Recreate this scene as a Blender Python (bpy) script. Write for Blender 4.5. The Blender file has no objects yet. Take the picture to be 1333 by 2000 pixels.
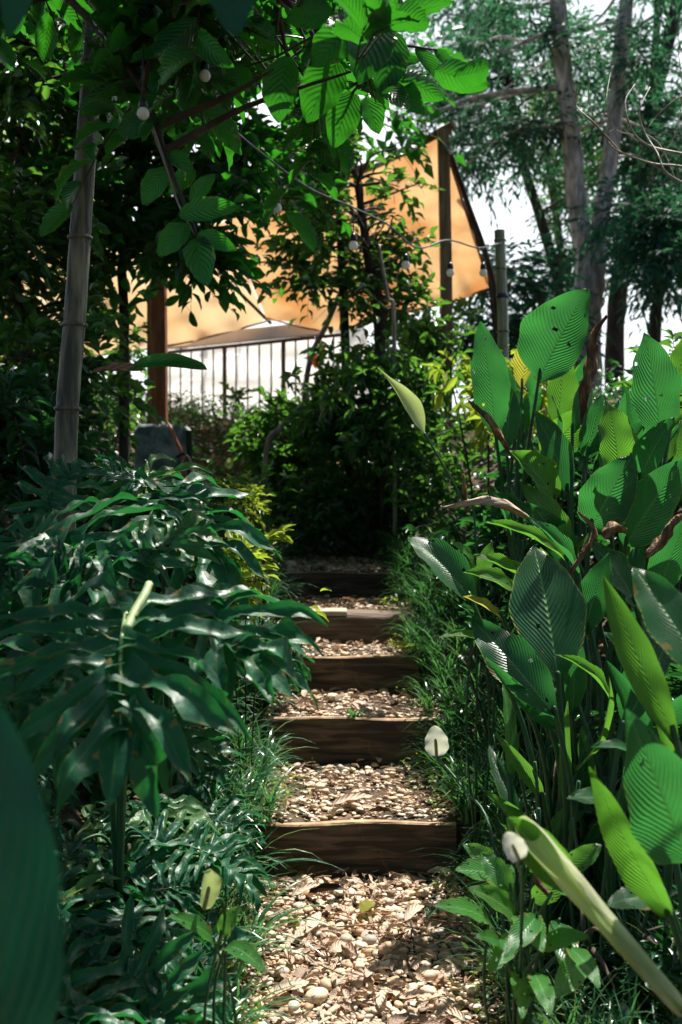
import bpy, math, random
import numpy as np
from mathutils import Vector, Matrix

random.seed(7)
RNG = np.random.default_rng(11)
SC = bpy.context.scene
COL = SC.collection
R = math.radians

# ------------------------------------------------------------------ camera, sky, sun, exposure
EYE = 1.464
FPX = 1944.4            # focal length in pixels of a 1333 x 2000 frame
PITCH = R(1.18)         # looking down a touch
cd = bpy.data.cameras.new('camera')
cam = bpy.data.objects.new('camera', cd)
COL.objects.link(cam)
cam.location = (0, 0, EYE)
cam.rotation_euler = (R(90) - PITCH, 0, 0)
cd.sensor_fit = 'VERTICAL'
cd.sensor_height = 36.0
cd.sensor_width = 24.0
cd.lens = 35.0
cd.clip_start = 0.05
cd.clip_end = 2000
cd.dof.use_dof = True
cd.dof.focus_distance = 3.3
cd.dof.aperture_fstop = 3.0
SC.camera = cam

SUN_AZ = R(24)          # to the right of straight ahead
SUN_EL = R(61)
SDIR = Vector((math.sin(SUN_AZ) * math.cos(SUN_EL), math.cos(SUN_AZ) * math.cos(SUN_EL), math.sin(SUN_EL)))
world = bpy.data.worlds.new('World')
SC.world = world
world.use_nodes = True
wn = world.node_tree
bg = wn.nodes['Background']
sky = wn.nodes.new('ShaderNodeTexSky')
sky.sky_type = 'NISHITA'
sky.sun_disc = False
sky.sun_elevation = SUN_EL
sky.sun_rotation = SUN_AZ
sky.air_density = 1.0
sky.dust_density = 2.0
sky.ozone_density = 1.0
# pale haze whitening the lower sky, as in the photograph
wtc = wn.nodes.new('ShaderNodeTexCoord')
wsep = wn.nodes.new('ShaderNodeSeparateXYZ')
wn.links.new(wtc.outputs['Generated'], wsep.inputs[0])
wmr = wn.nodes.new('ShaderNodeMapRange')
wmr.inputs['From Min'].default_value = 0.36
wmr.inputs['From Max'].default_value = 0.62
wmr.inputs['To Min'].default_value = 0.95
wmr.inputs['To Max'].default_value = 0.0
wn.links.new(wsep.outputs['Z'], wmr.inputs['Value'])
wmx = wn.nodes.new('ShaderNodeMix')
wmx.data_type = 'RGBA'
wmx.inputs[7].default_value = (11.0, 11.8, 12.2, 1)
wm2 = wn.nodes.new('ShaderNodeMapRange')      # the haze is bright towards the sun only
wm2.inputs['From Min'].default_value = 0.1
wm2.inputs['From Max'].default_value = 0.6
wn.links.new(wsep.outputs['Y'], wm2.inputs['Value'])
wmu = wn.nodes.new('ShaderNodeMath')
wmu.operation = 'MULTIPLY'
wn.links.new(wmr.outputs[0], wmu.inputs[0])
wn.links.new(wm2.outputs[0], wmu.inputs[1])
wn.links.new(wmu.outputs[0], wmx.inputs[0])
wn.links.new(sky.outputs[0], wmx.inputs[6])
wn.links.new(wmx.outputs[2], bg.inputs['Color'])
bg.inputs['Strength'].default_value = 0.07

sl = bpy.data.lights.new('sun', 'SUN')
sl.energy = 5.0
sl.angle = R(0.53)
sl.color = (1.0, 0.955, 0.87)
sun = bpy.data.objects.new('sun', sl)
COL.objects.link(sun)
sun.rotation_euler = SDIR.to_track_quat('Z', 'Y').to_euler()
sun.location = SDIR * 30

SC.view_settings.view_transform = 'Standard'
SC.view_settings.look = 'None'
SC.view_settings.gamma = 1.0
SC.view_settings.exposure = 1.0
SC.cycles.use_denoising = True
SC.cycles.max_bounces = 7
SC.cycles.diffuse_bounces = 3
SC.cycles.glossy_bounces = 2
SC.cycles.transmission_bounces = 4
SC.cycles.sample_clamp_indirect = 4.0
SC.cycles.caustics_reflective = False
SC.cycles.caustics_refractive = False

FWD = Vector((0, math.cos(PITCH), -math.sin(PITCH)))
UPV = Vector((0, math.sin(PITCH), math.cos(PITCH)))


def P(px, py, d):
    """A point at distance d along the garden, seen at pixel px, py of the photograph."""
    v = Vector((1, 0, 0)) * (px - 666.5) + FWD * FPX + UPV * (1000 - py)
    v = v * (d / v.y)
    return v + Vector((0, 0, EYE))


# ------------------------------------------------------------------ materials
def nt(name):
    m = bpy.data.materials.new(name)
    m.use_nodes = True
    t = m.node_tree
    return m, t, t.nodes, t.links, t.nodes['Principled BSDF'], t.nodes['Material Output']


def mth(n, l, op, a, b=None, c=None, clamp=False):
    x = n.new('ShaderNodeMath')
    x.operation = op
    x.use_clamp = clamp
    for i, v in enumerate((a, b, c)):
        if v is None:
            continue
        if isinstance(v, (int, float)):
            x.inputs[i].default_value = v
        else:
            l.new(v, x.inputs[i])
    return x.outputs[0]


def mixc(n, l, fac, a, b, mode='MIX'):
    x = n.new('ShaderNodeMix')
    x.data_type = 'RGBA'
    x.blend_type = mode
    for s, v in ((x.inputs[0], fac), (x.inputs[6], a), (x.inputs[7], b)):
        if isinstance(v, (int, float)):
            s.default_value = v
        elif isinstance(v, (tuple, list)):
            s.default_value = (*v[:3], 1)
        else:
            l.new(v, s)
    return x.outputs[2]


def noise_tex(n, l, scale, detail=3, vec=None, dist=0.0):
    x = n.new('ShaderNodeTexNoise')
    x.inputs['Scale'].default_value = scale
    x.inputs['Detail'].default_value = detail
    x.inputs['Distortion'].default_value = dist
    if vec is not None:
        l.new(vec, x.inputs['Vector'])
    return x.outputs['Fac']


def ramp(n, l, fac, stops):
    x = n.new('ShaderNodeValToRGB')
    e = x.color_ramp.elements
    while len(e) < len(stops):
        e.new(0.5)
    for i, (p, c) in enumerate(stops):
        e[i].position = p
        e[i].color = (*c[:3], 1)
    l.new(fac, x.inputs[0])
    return x.outputs[0]


def leaf_mat(name, a, b, tr, tfac=0.4, rough=0.35, K=0, M=0, bump=0.0, rib=None, spec=0.5, spots=0.0, c3=None, ribw=0.035, vc=0.2):
    m, t, n, l, bs, out = nt(name)
    uv = n.new('ShaderNodeUVMap').outputs[0]
    sep = n.new('ShaderNodeSeparateXYZ')
    l.new(uv, sep.inputs[0])
    u = mth(n, l, 'ABSOLUTE', mth(n, l, 'MULTIPLY_ADD', sep.outputs[0], 2.0, -1.0))
    at = n.new('ShaderNodeAttribute')
    at.attribute_name = 'tint'
    oi = n.new('ShaderNodeObjectInfo')
    rnd = mth(n, l, 'FRACT', mth(n, l, 'ADD', at.outputs['Fac'], oi.outputs['Random']))
    tc = n.new('ShaderNodeTexCoord')
    stops = [(0.0, a), (0.8, b), (1.0, c3 or b)]
    col = ramp(n, l, rnd, stops)
    nz = noise_tex(n, l, 9.0, 4, tc.outputs['Object'])
    col = mixc(n, l, 0.55, col, ramp(n, l, nz, [(0.3, (0.55, 0.55, 0.55)), (0.7, (1.25, 1.2, 1.1))]), 'MULTIPLY')
    h = None
    if K:
        kv = mth(n, l, 'MULTIPLY', mth(n, l, 'MULTIPLY_ADD', oi.outputs['Random'], 0.45, 0.75), K)
        ph = mth(n, l, 'SUBTRACT', mth(n, l, 'MULTIPLY', sep.outputs[1], kv), mth(n, l, 'MULTIPLY', mth(n, l, 'POWER', u, 1.1), M))
        ph = mth(n, l, 'ADD', ph, mth(n, l, 'MULTIPLY', noise_tex(n, l, 14.0, 3, tc.outputs['Object']), 5.0))
        w = mth(n, l, 'SINE', ph)
        h = mth(n, l, 'MULTIPLY_ADD', w, 0.5, 0.5)
        vein = mth(n, l, 'GREATER_THAN', h, 0.9)
        col = mixc(n, l, mth(n, l, 'MULTIPLY', vein if vc < .5 else h, vc), col, (b[0] * 1.8 + .02, b[1] * 1.6 + .03, b[2] * 1.5 + .01))
    if rib:
        rf = mth(n, l, 'LESS_THAN', u, ribw)
        col = mixc(n, l, mth(n, l, 'MULTIPLY', rf, 0.85), col, rib)
        col = mixc(n, l, mth(n, l, 'MULTIPLY', mth(n, l, 'GREATER_THAN', u, 0.955), 0.7), col, (rib[0] * 1.6, rib[1] * 1.1, rib[2] * .6))
    if spots:
        s2 = noise_tex(n, l, 28.0, 5, tc.outputs['Object'])
        edge = mth(n, l, 'POWER', u, 4.0)
        sp = mth(n, l, 'GREATER_THAN', mth(n, l, 'ADD', s2, mth(n, l, 'MULTIPLY', edge, 0.17)), 0.76 - spots * 0.1)
        col = mixc(n, l, mth(n, l, 'MULTIPLY', sp, 0.8), col, (0.22, 0.14, 0.05))
    l.new(col, bs.inputs['Base Color'])
    bs.inputs['Roughness'].default_value = rough
    bs.inputs['Specular IOR Level'].default_value = spec
    rr = mth(n, l, 'MULTIPLY_ADD', nz, 0.35, rough - 0.17, clamp=True)
    l.new(rr, bs.inputs['Roughness'])
    bp = n.new('ShaderNodeBump')
    bp.inputs['Distance'].default_value = 0.007 if K else 0.011
    n2 = noise_tex(n, l, 22.0, 3, tc.outputs['Object'])
    if h is not None and bump:
        hh = mth(n, l, 'ADD', mth(n, l, 'MULTIPLY', h, bump), mth(n, l, 'MULTIPLY', n2, 0.25))
        bp.inputs['Strength'].default_value = 0.6
    else:
        hh = n2
        bp.inputs['Strength'].default_value = 0.35
    l.new(hh, bp.inputs['Height'])
    l.new(bp.outputs[0], bs.inputs['Normal'])
    ts = n.new('ShaderNodeBsdfTranslucent')
    l.new(bp.outputs[0], ts.inputs['Normal'])
    tcol = mixc(n, l, 0.55, tr, ramp(n, l, nz, [(0.3, (0.6, 0.6, 0.6)), (0.7, (1.2, 1.15, 1.0))]), 'MULTIPLY')
    if K:
        tcol = mixc(n, l, mth(n, l, 'MULTIPLY', h, max(0.18, vc * .85 if vc > .5 else 0)), tcol, (tr[0] * .4, tr[1] * .5, tr[2] * .4))
    if rib:
        tcol = mixc(n, l, mth(n, l, 'MULTIPLY', rf, 0.7), tcol, (tr[0] * .3, tr[1] * .4, tr[2] * .3))
    l.new(tcol, ts.inputs[0])
    mx = n.new('ShaderNodeMixShader')
    mx.inputs[0].default_value = tfac
    l.new(bs.outputs[0], mx.inputs[1])
    l.new(ts.outputs[0], mx.inputs[2])
    l.new(mx.outputs[0], out.inputs[0])
    return m


def plain_mat(name, a, b, scale=8, rough=0.6, stretch=None, bump=0.3, detail=5, spec=0.4, tfac=0, tr=None, metal=0, tr2=None):
    m, t, n, l, bs, out = nt(name)
    tc = n.new('ShaderNodeTexCoord')
    vec = tc.outputs['Object']
    if stretch:
        mp = n.new('ShaderNodeMapping')
        mp.inputs['Scale'].default_value = stretch
        l.new(vec, mp.inputs[0])
        vec = mp.outputs[0]
    f = noise_tex(n, l, scale, detail, vec, 0.4)
    oi = n.new('ShaderNodeAttribute')
    oi.attribute_name = 'tint'
    ff = mth(n, l, 'ADD', f, mth(n, l, 'MULTIPLY_ADD', oi.outputs['Fac'], 0.3, -0.1))
    l.new(ramp(n, l, ff, [(0.33, a), (0.67, b)]), bs.inputs['Base Color'])
    bs.inputs['Roughness'].default_value = rough
    bs.inputs['Specular IOR Level'].default_value = spec
    bs.inputs['Metallic'].default_value = metal
    bp = n.new('ShaderNodeBump')
    bp.inputs['Strength'].default_value = bump
    bp.inputs['Distance'].default_value = 0.02
    l.new(noise_tex(n, l, scale * 2.2, 6, vec), bp.inputs['Height'])
    l.new(bp.outputs[0], bs.inputs['Normal'])
    if tfac:
        ts = n.new('ShaderNodeBsdfTranslucent')
        l.new(ramp(n, l, f, [(0.36 if tr2 else 0.3, tr), (0.62 if tr2 else 0.7, tr2 or tuple(min(1, c * 1.15) for c in tr))]), ts.inputs[0])
        mx = n.new('ShaderNodeMixShader')
        mx.inputs[0].default_value = tfac
        l.new(bs.outputs[0], mx.inputs[1])
        l.new(ts.outputs[0], mx.inputs[2])
        l.new(mx.outputs[0], out.inputs[0])
    return m


M = {}
M['calathea'] = leaf_mat('ribbed_leaf', (0.010, 0.075, 0.035), (0.030, 0.115, 0.045), (0.05, 0.30, 0.055), 0.40, 0.30, 140, 50, 0.6, (0.20, 0.40, 0.13), 0.6, 0.35)
M['calathea_light'] = leaf_mat('pale_ribbed_leaf', (0.04, 0.18, 0.035), (0.09, 0.22, 0.04), (0.14, 0.42, 0.035), 0.45, 0.36, 120, 44, 0.6, (0.3, 0.42, 0.12), 0.5, 0.5)
M['calathea_yellow'] = leaf_mat('yellowing_leaf', (0.22, 0.30, 0.04), (0.32, 0.34, 0.06), (0.55, 0.55, 0.06), 0.5, 0.45, 130, 24, 0.5, (0.35, 0.35, 0.1), 0.35, 0.7)
M['philo'] = leaf_mat('lobed_leaf', (0.003, 0.045, 0.034), (0.014, 0.10, 0.045), (0.04, 0.40, 0.07), 0.22, 0.42, 0, 0, 0, (0.05, 0.18, 0.06), 0.28, 0.6, ribw=0.07, c3=(0.09, 0.17, 0.04))
M['lily'] = leaf_mat('lily_leaf', (0.02, 0.12, 0.03), (0.05, 0.20, 0.04), (0.18, 0.5, 0.05), 0.35, 0.3, 80, 30, 0.25, (0.14, 0.34, 0.10), 0.5, 0.4)
M['broad'] = leaf_mat('broad_leaf', (0.004, 0.036, 0.020), (0.010, 0.062, 0.024), (0.06, 0.42, 0.02), 0.33, 0.34, 55, 20, 0.3, (0.05, 0.14, 0.04), 0.4, 0.2)
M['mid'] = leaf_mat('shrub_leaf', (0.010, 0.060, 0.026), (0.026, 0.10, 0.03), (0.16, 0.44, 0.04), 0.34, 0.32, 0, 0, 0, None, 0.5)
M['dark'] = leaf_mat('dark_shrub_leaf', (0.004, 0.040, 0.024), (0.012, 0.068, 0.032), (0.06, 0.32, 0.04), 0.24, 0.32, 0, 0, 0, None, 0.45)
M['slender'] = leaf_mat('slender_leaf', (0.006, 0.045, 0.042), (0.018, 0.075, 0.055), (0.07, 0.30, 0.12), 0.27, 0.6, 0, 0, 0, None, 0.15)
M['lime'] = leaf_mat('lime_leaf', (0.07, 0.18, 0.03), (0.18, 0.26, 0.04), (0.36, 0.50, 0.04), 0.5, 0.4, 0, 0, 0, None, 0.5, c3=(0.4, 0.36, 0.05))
M['grass'] = leaf_mat('grass_blade', (0.02, 0.10, 0.05), (0.06, 0.19, 0.08), (0.12, 0.38, 0.08), 0.3, 0.27, 0, 0, 0, None, 0.7, c3=(0.22, 0.26, 0.08))
M['dry'] = leaf_mat('dry_leaf', (0.34, 0.23, 0.17), (0.70, 0.56, 0.45), (0.4, 0.25, 0.12), 0.15, 0.6, 40, 10, 0.5, (0.3, 0.22, 0.15), 0.3, 0.3, c3=(0.11, 0.05, 0.03))
M['stem'] = plain_mat('green_stem', (0.015, 0.07, 0.025), (0.03, 0.11, 0.035), 14, 0.45, None, 0.15)
M['pale_stem'] = plain_mat('pale_stem', (0.30, 0.42, 0.16), (0.42, 0.5, 0.24), 14, 0.45, None, 0.15)
M['petal'] = plain_mat('petal', (0.8, 0.8, 0.72), (0.86, 0.86, 0.8), 20, 0.5, None, 0.1, tfac=0.35, tr=(0.8, 0.82, 0.62))
M['petal_green'] = plain_mat('petal_green', (0.45, 0.55, 0.2), (0.6, 0.65, 0.32), 20, 0.5, None, 0.1, tfac=0.35, tr=(0.5, 0.62, 0.2))
M['spadix'] = plain_mat('spadix', (0.45, 0.45, 0.16), (0.7, 0.66, 0.32), 300, 0.7, None, 0.9)
M['timber'] = plain_mat('old_timber', (0.028, 0.014, 0.008), (0.17, 0.085, 0.036), 5, 0.75, (0.6, 5, 6), 0.5, 9)
M['timber_grey'] = plain_mat('weathered_timber', (0.10, 0.065, 0.04), (0.30, 0.22, 0.15), 5, 0.8, (0.6, 5, 9), 0.6, 8)
M['post'] = plain_mat('post_timber', (0.16, 0.085, 0.04), (0.36, 0.22, 0.11), 6, 0.7, (6, 6, 0.5), 0.5, 8)
M['post_warm'] = plain_mat('red_timber', (0.20, 0.06, 0.022), (0.42, 0.15, 0.05), 6, 0.6, (6, 6, 0.5), 0.4, 8)
M['bamboo'] = plain_mat('dry_bamboo', (0.05, 0.055, 0.04), (0.36, 0.35, 0.25), 3.5, 0.6, (5, 5, 0.8), 0.7, 10)
M['bamboo_fresh'] = plain_mat('grey_bamboo', (0.15, 0.17, 0.12), (0.42, 0.42, 0.29), 6, 0.5, (7, 7, 0.6), 0.3, 9)
M['bark'] = plain_mat('grey_bark', (0.20, 0.20, 0.18), (0.62, 0.60, 0.54), 7, 0.85, (2.2, 2.2, 0.7), 0.9, 9)
M['dark_bark'] = plain_mat('dark_bark', (0.025, 0.02, 0.015), (0.08, 0.062, 0.045), 7, 0.9, (2, 2, 0.6), 0.8, 8)
M['twig'] = plain_mat('pale_twig', (0.20, 0.17, 0.14), (0.45, 0.40, 0.35), 12, 0.7)
M['metal'] = plain_mat('brown_metal', (0.06, 0.032, 0.022), (0.13, 0.07, 0.045), 8, 0.5)
M['concrete'] = plain_mat('mossy_concrete', (0.07, 0.11, 0.10), (0.46, 0.50, 0.48), 7, 0.85, None, 0.5, 8)
M['white_paint'] = plain_mat('pale_paint', (0.70, 0.62, 0.55), (0.85, 0.8, 0.74), 3, 0.6, None, 0.1)
M['canvas'] = plain_mat('white_canvas', (0.8, 0.77, 0.72), (0.85, 0.83, 0.8), 2.5, 0.8, None, 0.2, tfac=0.8, tr=(0.93, 0.9, 0.86))
M['tarp'] = plain_mat('orange_tarp', (0.66, 0.38, 0.17), (0.90, 0.74, 0.55), 1.4, 0.7, (1, 1, 1.8), 0.6, 8, tfac=0.6, tr=(0.76, 0.50, 0.27), tr2=(0.90, 0.72, 0.50))
M['tarp_pale'] = plain_mat('peach_tarp', (0.80, 0.55, 0.32), (0.88, 0.68, 0.46), 1.1, 0.7, (1, 1, 1), 0.35, 6, tfac=0.6, tr=(0.86, 0.68, 0.46), tr2=(0.92, 0.80, 0.63))
M['fore'] = leaf_mat('foreground_leaf', (0.004, 0.05, 0.032), (0.006, 0.06, 0.036), (0.006, 0.10, 0.05), 0.25, 0.4, 50, 30, 1.0, (0.02, 0.13, 0.06), 0.5, 0.0, vc=0.9)
M['fore_dark'] = leaf_mat('near_leaf', (0.003, 0.03, 0.024), (0.004, 0.036, 0.028), (0.004, 0.05, 0.03), 0.2, 0.5, 50, 30, 0.8, (0.01, 0.06, 0.03), 0.3, 0.0, vc=0.7)
M['black'] = plain_mat('black_rubber', (0.008, 0.01, 0.014), (0.02, 0.022, 0.028), 8, 0.35, None, 0.05)
M['cable'] = plain_mat('cable_sleeve', (0.09, 0.10, 0.11), (0.2, 0.21, 0.22), 8, 0.3, None, 0.05)
M['bulb'] = plain_mat('milk_glass', (0.78, 0.78, 0.76), (0.84, 0.84, 0.82), 4, 0.25, None, 0.0, tfac=0.3, tr=(0.85, 0.85, 0.8))
M['hose'] = plain_mat('orange_hose', (0.40, 0.11, 0.05), (0.55, 0.18, 0.09), 10, 0.5)
M['hose_pale'] = plain_mat('pink_hose', (0.5, 0.3, 0.26), (0.65, 0.42, 0.36), 10, 0.5)
M['red'] = plain_mat('red_cloth', (0.5, 0.02, 0.015), (0.7, 0.04, 0.02), 10, 0.7, None, 0.2, tfac=0.3, tr=(0.7, 0.05, 0.02))
M['blue'] = plain_mat('blue_tape', (0.01, 0.02, 0.06), (0.02, 0.04, 0.10), 10, 0.4)
M['dead'] = plain_mat('dead_leaf', (0.10, 0.05, 0.025), (0.46, 0.28, 0.14), 16, 0.8, (3, 3, 1), 0.9, 8)
M['roll'] = plain_mat('rolled_leaf', (0.30, 0.33, 0.12), (0.60, 0.56, 0.34), 3, 0.4, (3, 3, 1), 0.3, 8)
M['roll'] = plain_mat('rolled_leaf', (0.34, 0.40, 0.16), (0.74, 0.70, 0.50), 9, 0.45, (4, 0.5, 4), 0.6, 9, tfac=.35, tr=(0.45, 0.6, 0.2))
M['blossom'] = plain_mat('coral_petal', (0.7, 0.18, 0.09), (0.8, 0.3, 0.15), 10, 0.6, None, 0.1, tfac=0.3, tr=(0.8, 0.3, 0.15))


def pebble_mat():
    m, t, n, l, bs, out = nt('pebble')
    at = n.new('ShaderNodeAttribute')
    at.attribute_name = 'tint'
    col = ramp(n, l, at.outputs['Fac'], [(0.0, (0.54, 0.41, 0.28)), (0.25, (0.70, 0.57, 0.42)), (0.45, (0.42, 0.25, 0.14)),
                                         (0.6, (0.70, 0.60, 0.49)), (0.8, (0.34, 0.31, 0.28)), (1.0, (0.68, 0.46, 0.27))])
    tc = n.new('ShaderNodeTexCoord')
    f = noise_tex(n, l, 60, 5, tc.outputs['Object'])
    col = mixc(n, l, 0.7, col, ramp(n, l, f, [(0.35, (0.75, 0.66, 0.58)), (0.65, (1.2, 1.16, 1.1))]), 'MULTIPLY')
    l.new(col, bs.inputs['Base Color'])
    bs.inputs['Roughness'].default_value = 0.6
    return m


def soil_mat():
    m, t, n, l, bs, out = nt('soil')
    tc = n.new('ShaderNodeTexCoord')
    f = noise_tex(n, l, 6, 8, tc.outputs['Object'])
    f2 = noise_tex(n, l, 70, 4, tc.outputs['Object'])
    c = ramp(n, l, f, [(0.35, (0.03, 0.022, 0.015)), (0.55, (0.10, 0.062, 0.036)), (0.7, (0.26, 0.16, 0.09))])
    c = mixc(n, l, 0.6, c, ramp(n, l, f2, [(0.4, (0.5, 0.5, 0.5)), (0.6, (1.5, 1.4, 1.3))]), 'MULTIPLY')
    l.new(c, bs.inputs['Base Color'])
    bs.inputs['Roughness'].default_value = 0.95
    bp = n.new('ShaderNodeBump')
    bp.inputs['Strength'].default_value = 0.9
    bp.inputs['Distance'].default_value = 0.02
    l.new(f2, bp.inputs['Height'])
    l.new(bp.outputs[0], bs.inputs['Normal'])
    return m


def timber_mat():
    m = plain_mat('step_timber', (0.034, 0.025, 0.018), (0.22, 0.155, 0.10), 5, 0.75, (0.6, 5, 6), 0.5, 9)
    n, l = m.node_tree.nodes, m.node_tree.links
    bs = n['Principled BSDF']
    src = bs.inputs['Base Color'].links[0].from_socket
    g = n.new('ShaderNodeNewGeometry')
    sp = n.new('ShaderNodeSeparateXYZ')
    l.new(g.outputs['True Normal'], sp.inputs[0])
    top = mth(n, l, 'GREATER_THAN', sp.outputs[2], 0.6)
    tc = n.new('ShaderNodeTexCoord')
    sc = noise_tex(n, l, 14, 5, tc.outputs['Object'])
    c = mixc(n, l, mth(n, l, 'MULTIPLY', top, 0.8), src, ramp(n, l, sc, [(0.4, (0.25, 0.16, 0.09)), (0.6, (0.5, 0.36, 0.22))]))  # paler upward faces: wear, and the sunlit top edge painted into the colour
    # scuffs and dried mud
    sc2 = noise_tex(n, l, 3.5, 8, tc.outputs['Object'], 1.5)
    mk = mth(n, l, 'MULTIPLY', mth(n, l, 'GREATER_THAN', sc2, 0.57), 0.35)
    c = mixc(n, l, mk, c, (0.20, 0.12, 0.065))
    mp = n.new('ShaderNodeMapping')
    mp.inputs['Scale'].default_value = (1.2, 6, 26)
    l.new(tc.outputs['Object'], mp.inputs[0])
    ck = noise_tex(n, l, 3.0, 6, mp.outputs[0], 0.6)
    crack = mth(n, l, 'GREATER_THAN', ck, 0.63)
    c = mixc(n, l, mth(n, l, 'MULTIPLY', crack, 0.75), c, (0.012, 0.008, 0.006))
    ms = noise_tex(n, l, 8, 6, tc.outputs['Object'], 1.0)
    moss = mth(n, l, 'MULTIPLY', mth(n, l, 'GREATER_THAN', ms, 0.62), 0.4)
    c = mixc(n, l, moss, c, (0.05, 0.075, 0.03))
    oi = n.new('ShaderNodeObjectInfo')
    c = mixc(n, l, 1.0, c, ramp(n, l, oi.outputs['Random'], [(0, (0.75, 0.72, 0.7)), (1, (1.35, 1.25, 1.15))]), 'MULTIPLY')
    l.new(c, bs.inputs['Base Color'])
    return m


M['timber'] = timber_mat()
M['pebble'] = pebble_mat()
M['soil'] = soil_mat()


# ------------------------------------------------------------------ mesh helpers
class MB:
    def __init__(s):
        s.v, s.f, s.uv, s.t, s.n = [], [], [], [], 0

    def add(s, v, f, uv=None, tint=0.0):
        v = np.asarray(v, float)
        s.v.append(v)
        s.uv.append(np.asarray(uv, float) if uv is not None else np.zeros((len(v), 2)))
        s.t.append(np.full(len(v), tint) if np.isscalar(tint) else np.asarray(tint, float))
        f = np.asarray(f, int)
        s.f.append(f + s.n)
        s.n += len(v)
        return s

    def mesh(s, name, mat, origin=(0, 0, 0), smooth=True):
        v = np.concatenate(s.v) - np.asarray(origin, float)
        me = bpy.data.meshes.new(name)
        me.vertices.add(len(v))
        me.vertices.foreach_set('co', v.ravel())
        loops = np.concatenate([f.ravel() for f in s.f])
        tot = np.concatenate([np.full(len(f), f.shape[1]) for f in s.f])
        st = np.concatenate([[0], np.cumsum(tot)[:-1]])
        me.loops.add(len(loops))
        me.loops.foreach_set('vertex_index', loops)
        me.polygons.add(len(tot))
        me.polygons.foreach_set('loop_start', st)
        me.polygons.foreach_set('loop_total', tot)
        uvl = me.uv_layers.new(name='UVMap')
        uvl.data.foreach_set('uv', np.concatenate(s.uv)[loops].ravel())
        a = me.attributes.new('tint', 'FLOAT', 'POINT')
        a.data.foreach_set('value', np.concatenate(s.t))
        me.polygons.foreach_set('use_smooth', np.full(len(tot), smooth))
        me.update(calc_edges=True)
        me.validate()
        me.materials.append(mat)
        return me


def link(name, me, parent=None, mw=None):
    o = bpy.data.objects.new(name, me)
    COL.objects.link(o)
    if mw is not None:
        o.matrix_local = mw
    if parent:
        o.parent = parent
    return o


def props(o, label=None, cat=None, group=None, kind=None):
    for k, v in (('label', label), ('category', cat), ('group', group), ('kind', kind)):
        if v:
            o[k] = v
    return o


def thing(name, label, cat, loc, group=None):
    o = bpy.data.objects.new(name, None)
    COL.objects.link(o)
    o.empty_display_size = 0.05
    o.location = loc
    return props(o, label, cat, group)


def tube(pts, rad, k=8, cap=True):
    pts = [Vector(p) for p in pts]
    if np.isscalar(rad):
        rad = [rad] * len(pts)
    vs, fs, uv = [], [], []
    prev = None
    for i, p in enumerate(pts):
        tdir = (pts[min(i + 1, len(pts) - 1)] - pts[max(i - 1, 0)])
        if tdir.length < 1e-9:
            tdir = Vector((0, 0, 1))
        tdir.normalize()
        if prev is None:
            a = tdir.orthogonal().normalized()
        else:
            a = (prev - tdir * prev.dot(tdir))
            a = a.normalized() if a.length > 1e-6 else tdir.orthogonal().normalized()
        prev = a
        b = tdir.cross(a)
        for j in range(k):
            an = 2 * math.pi * j / k
            q = p + (a * math.cos(an) + b * math.sin(an)) * rad[i]
            vs.append(q[:])
            uv.append((j / k, i / max(1, len(pts) - 1)))
    for i in range(len(pts) - 1):
        for j in range(k):
            fs.append((i * k + j, i * k + (j + 1) % k, (i + 1) * k + (j + 1) % k, (i + 1) * k + j))
    if cap:
        for i, s in ((0, -1), (len(pts) - 1, 1)):
            c = len(vs)
            vs.append(pts[i][:])
            uv.append((0, 0))
            for j in range(k):
                q = (i * k + j, i * k + (j + 1) % k) if s > 0 else (i * k + (j + 1) % k, i * k + j)
                fs.append((*q, c, c))
    quads = [f for f in fs if len(set(f)) == 4]
    tris = [f[:3] for f in fs if len(set(f)) == 3]
    return np.array(vs), quads, tris, np.array(uv)


def add_tube(mb, pts, rad, k=8, tint=0.0, cap=True):
    v, q, t, uv = tube(pts, rad, k, cap)
    base = mb.n
    mb.add(v, q, uv, tint)
    if t:
        mb.f.append(np.array(t) + base)
    return mb


def spline(pts, n=6):
    pts = [Vector(p) for p in pts]
    if len(pts) < 3:
        return [pts[0].lerp(pts[-1], i / n) for i in range(n + 1)]
    out = []
    P0 = [pts[0] * 2 - pts[1]] + pts + [pts[-1] * 2 - pts[-2]]
    for i in range(1, len(P0) - 2):
        a, b, c, d = P0[i - 1:i + 3]
        for j in range(n):
            t = j / n
            out.append(0.5 * ((2 * b) + (c - a) * t + (2 * a - 5 * b + 4 * c - d) * t * t + (3 * b - a - 3 * c + d) * t ** 3))
    out.append(pts[-1])
    return out


def lerp_r(a, b, n):
    return [a + (b - a) * i / (n - 1) for i in range(n)]


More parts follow.
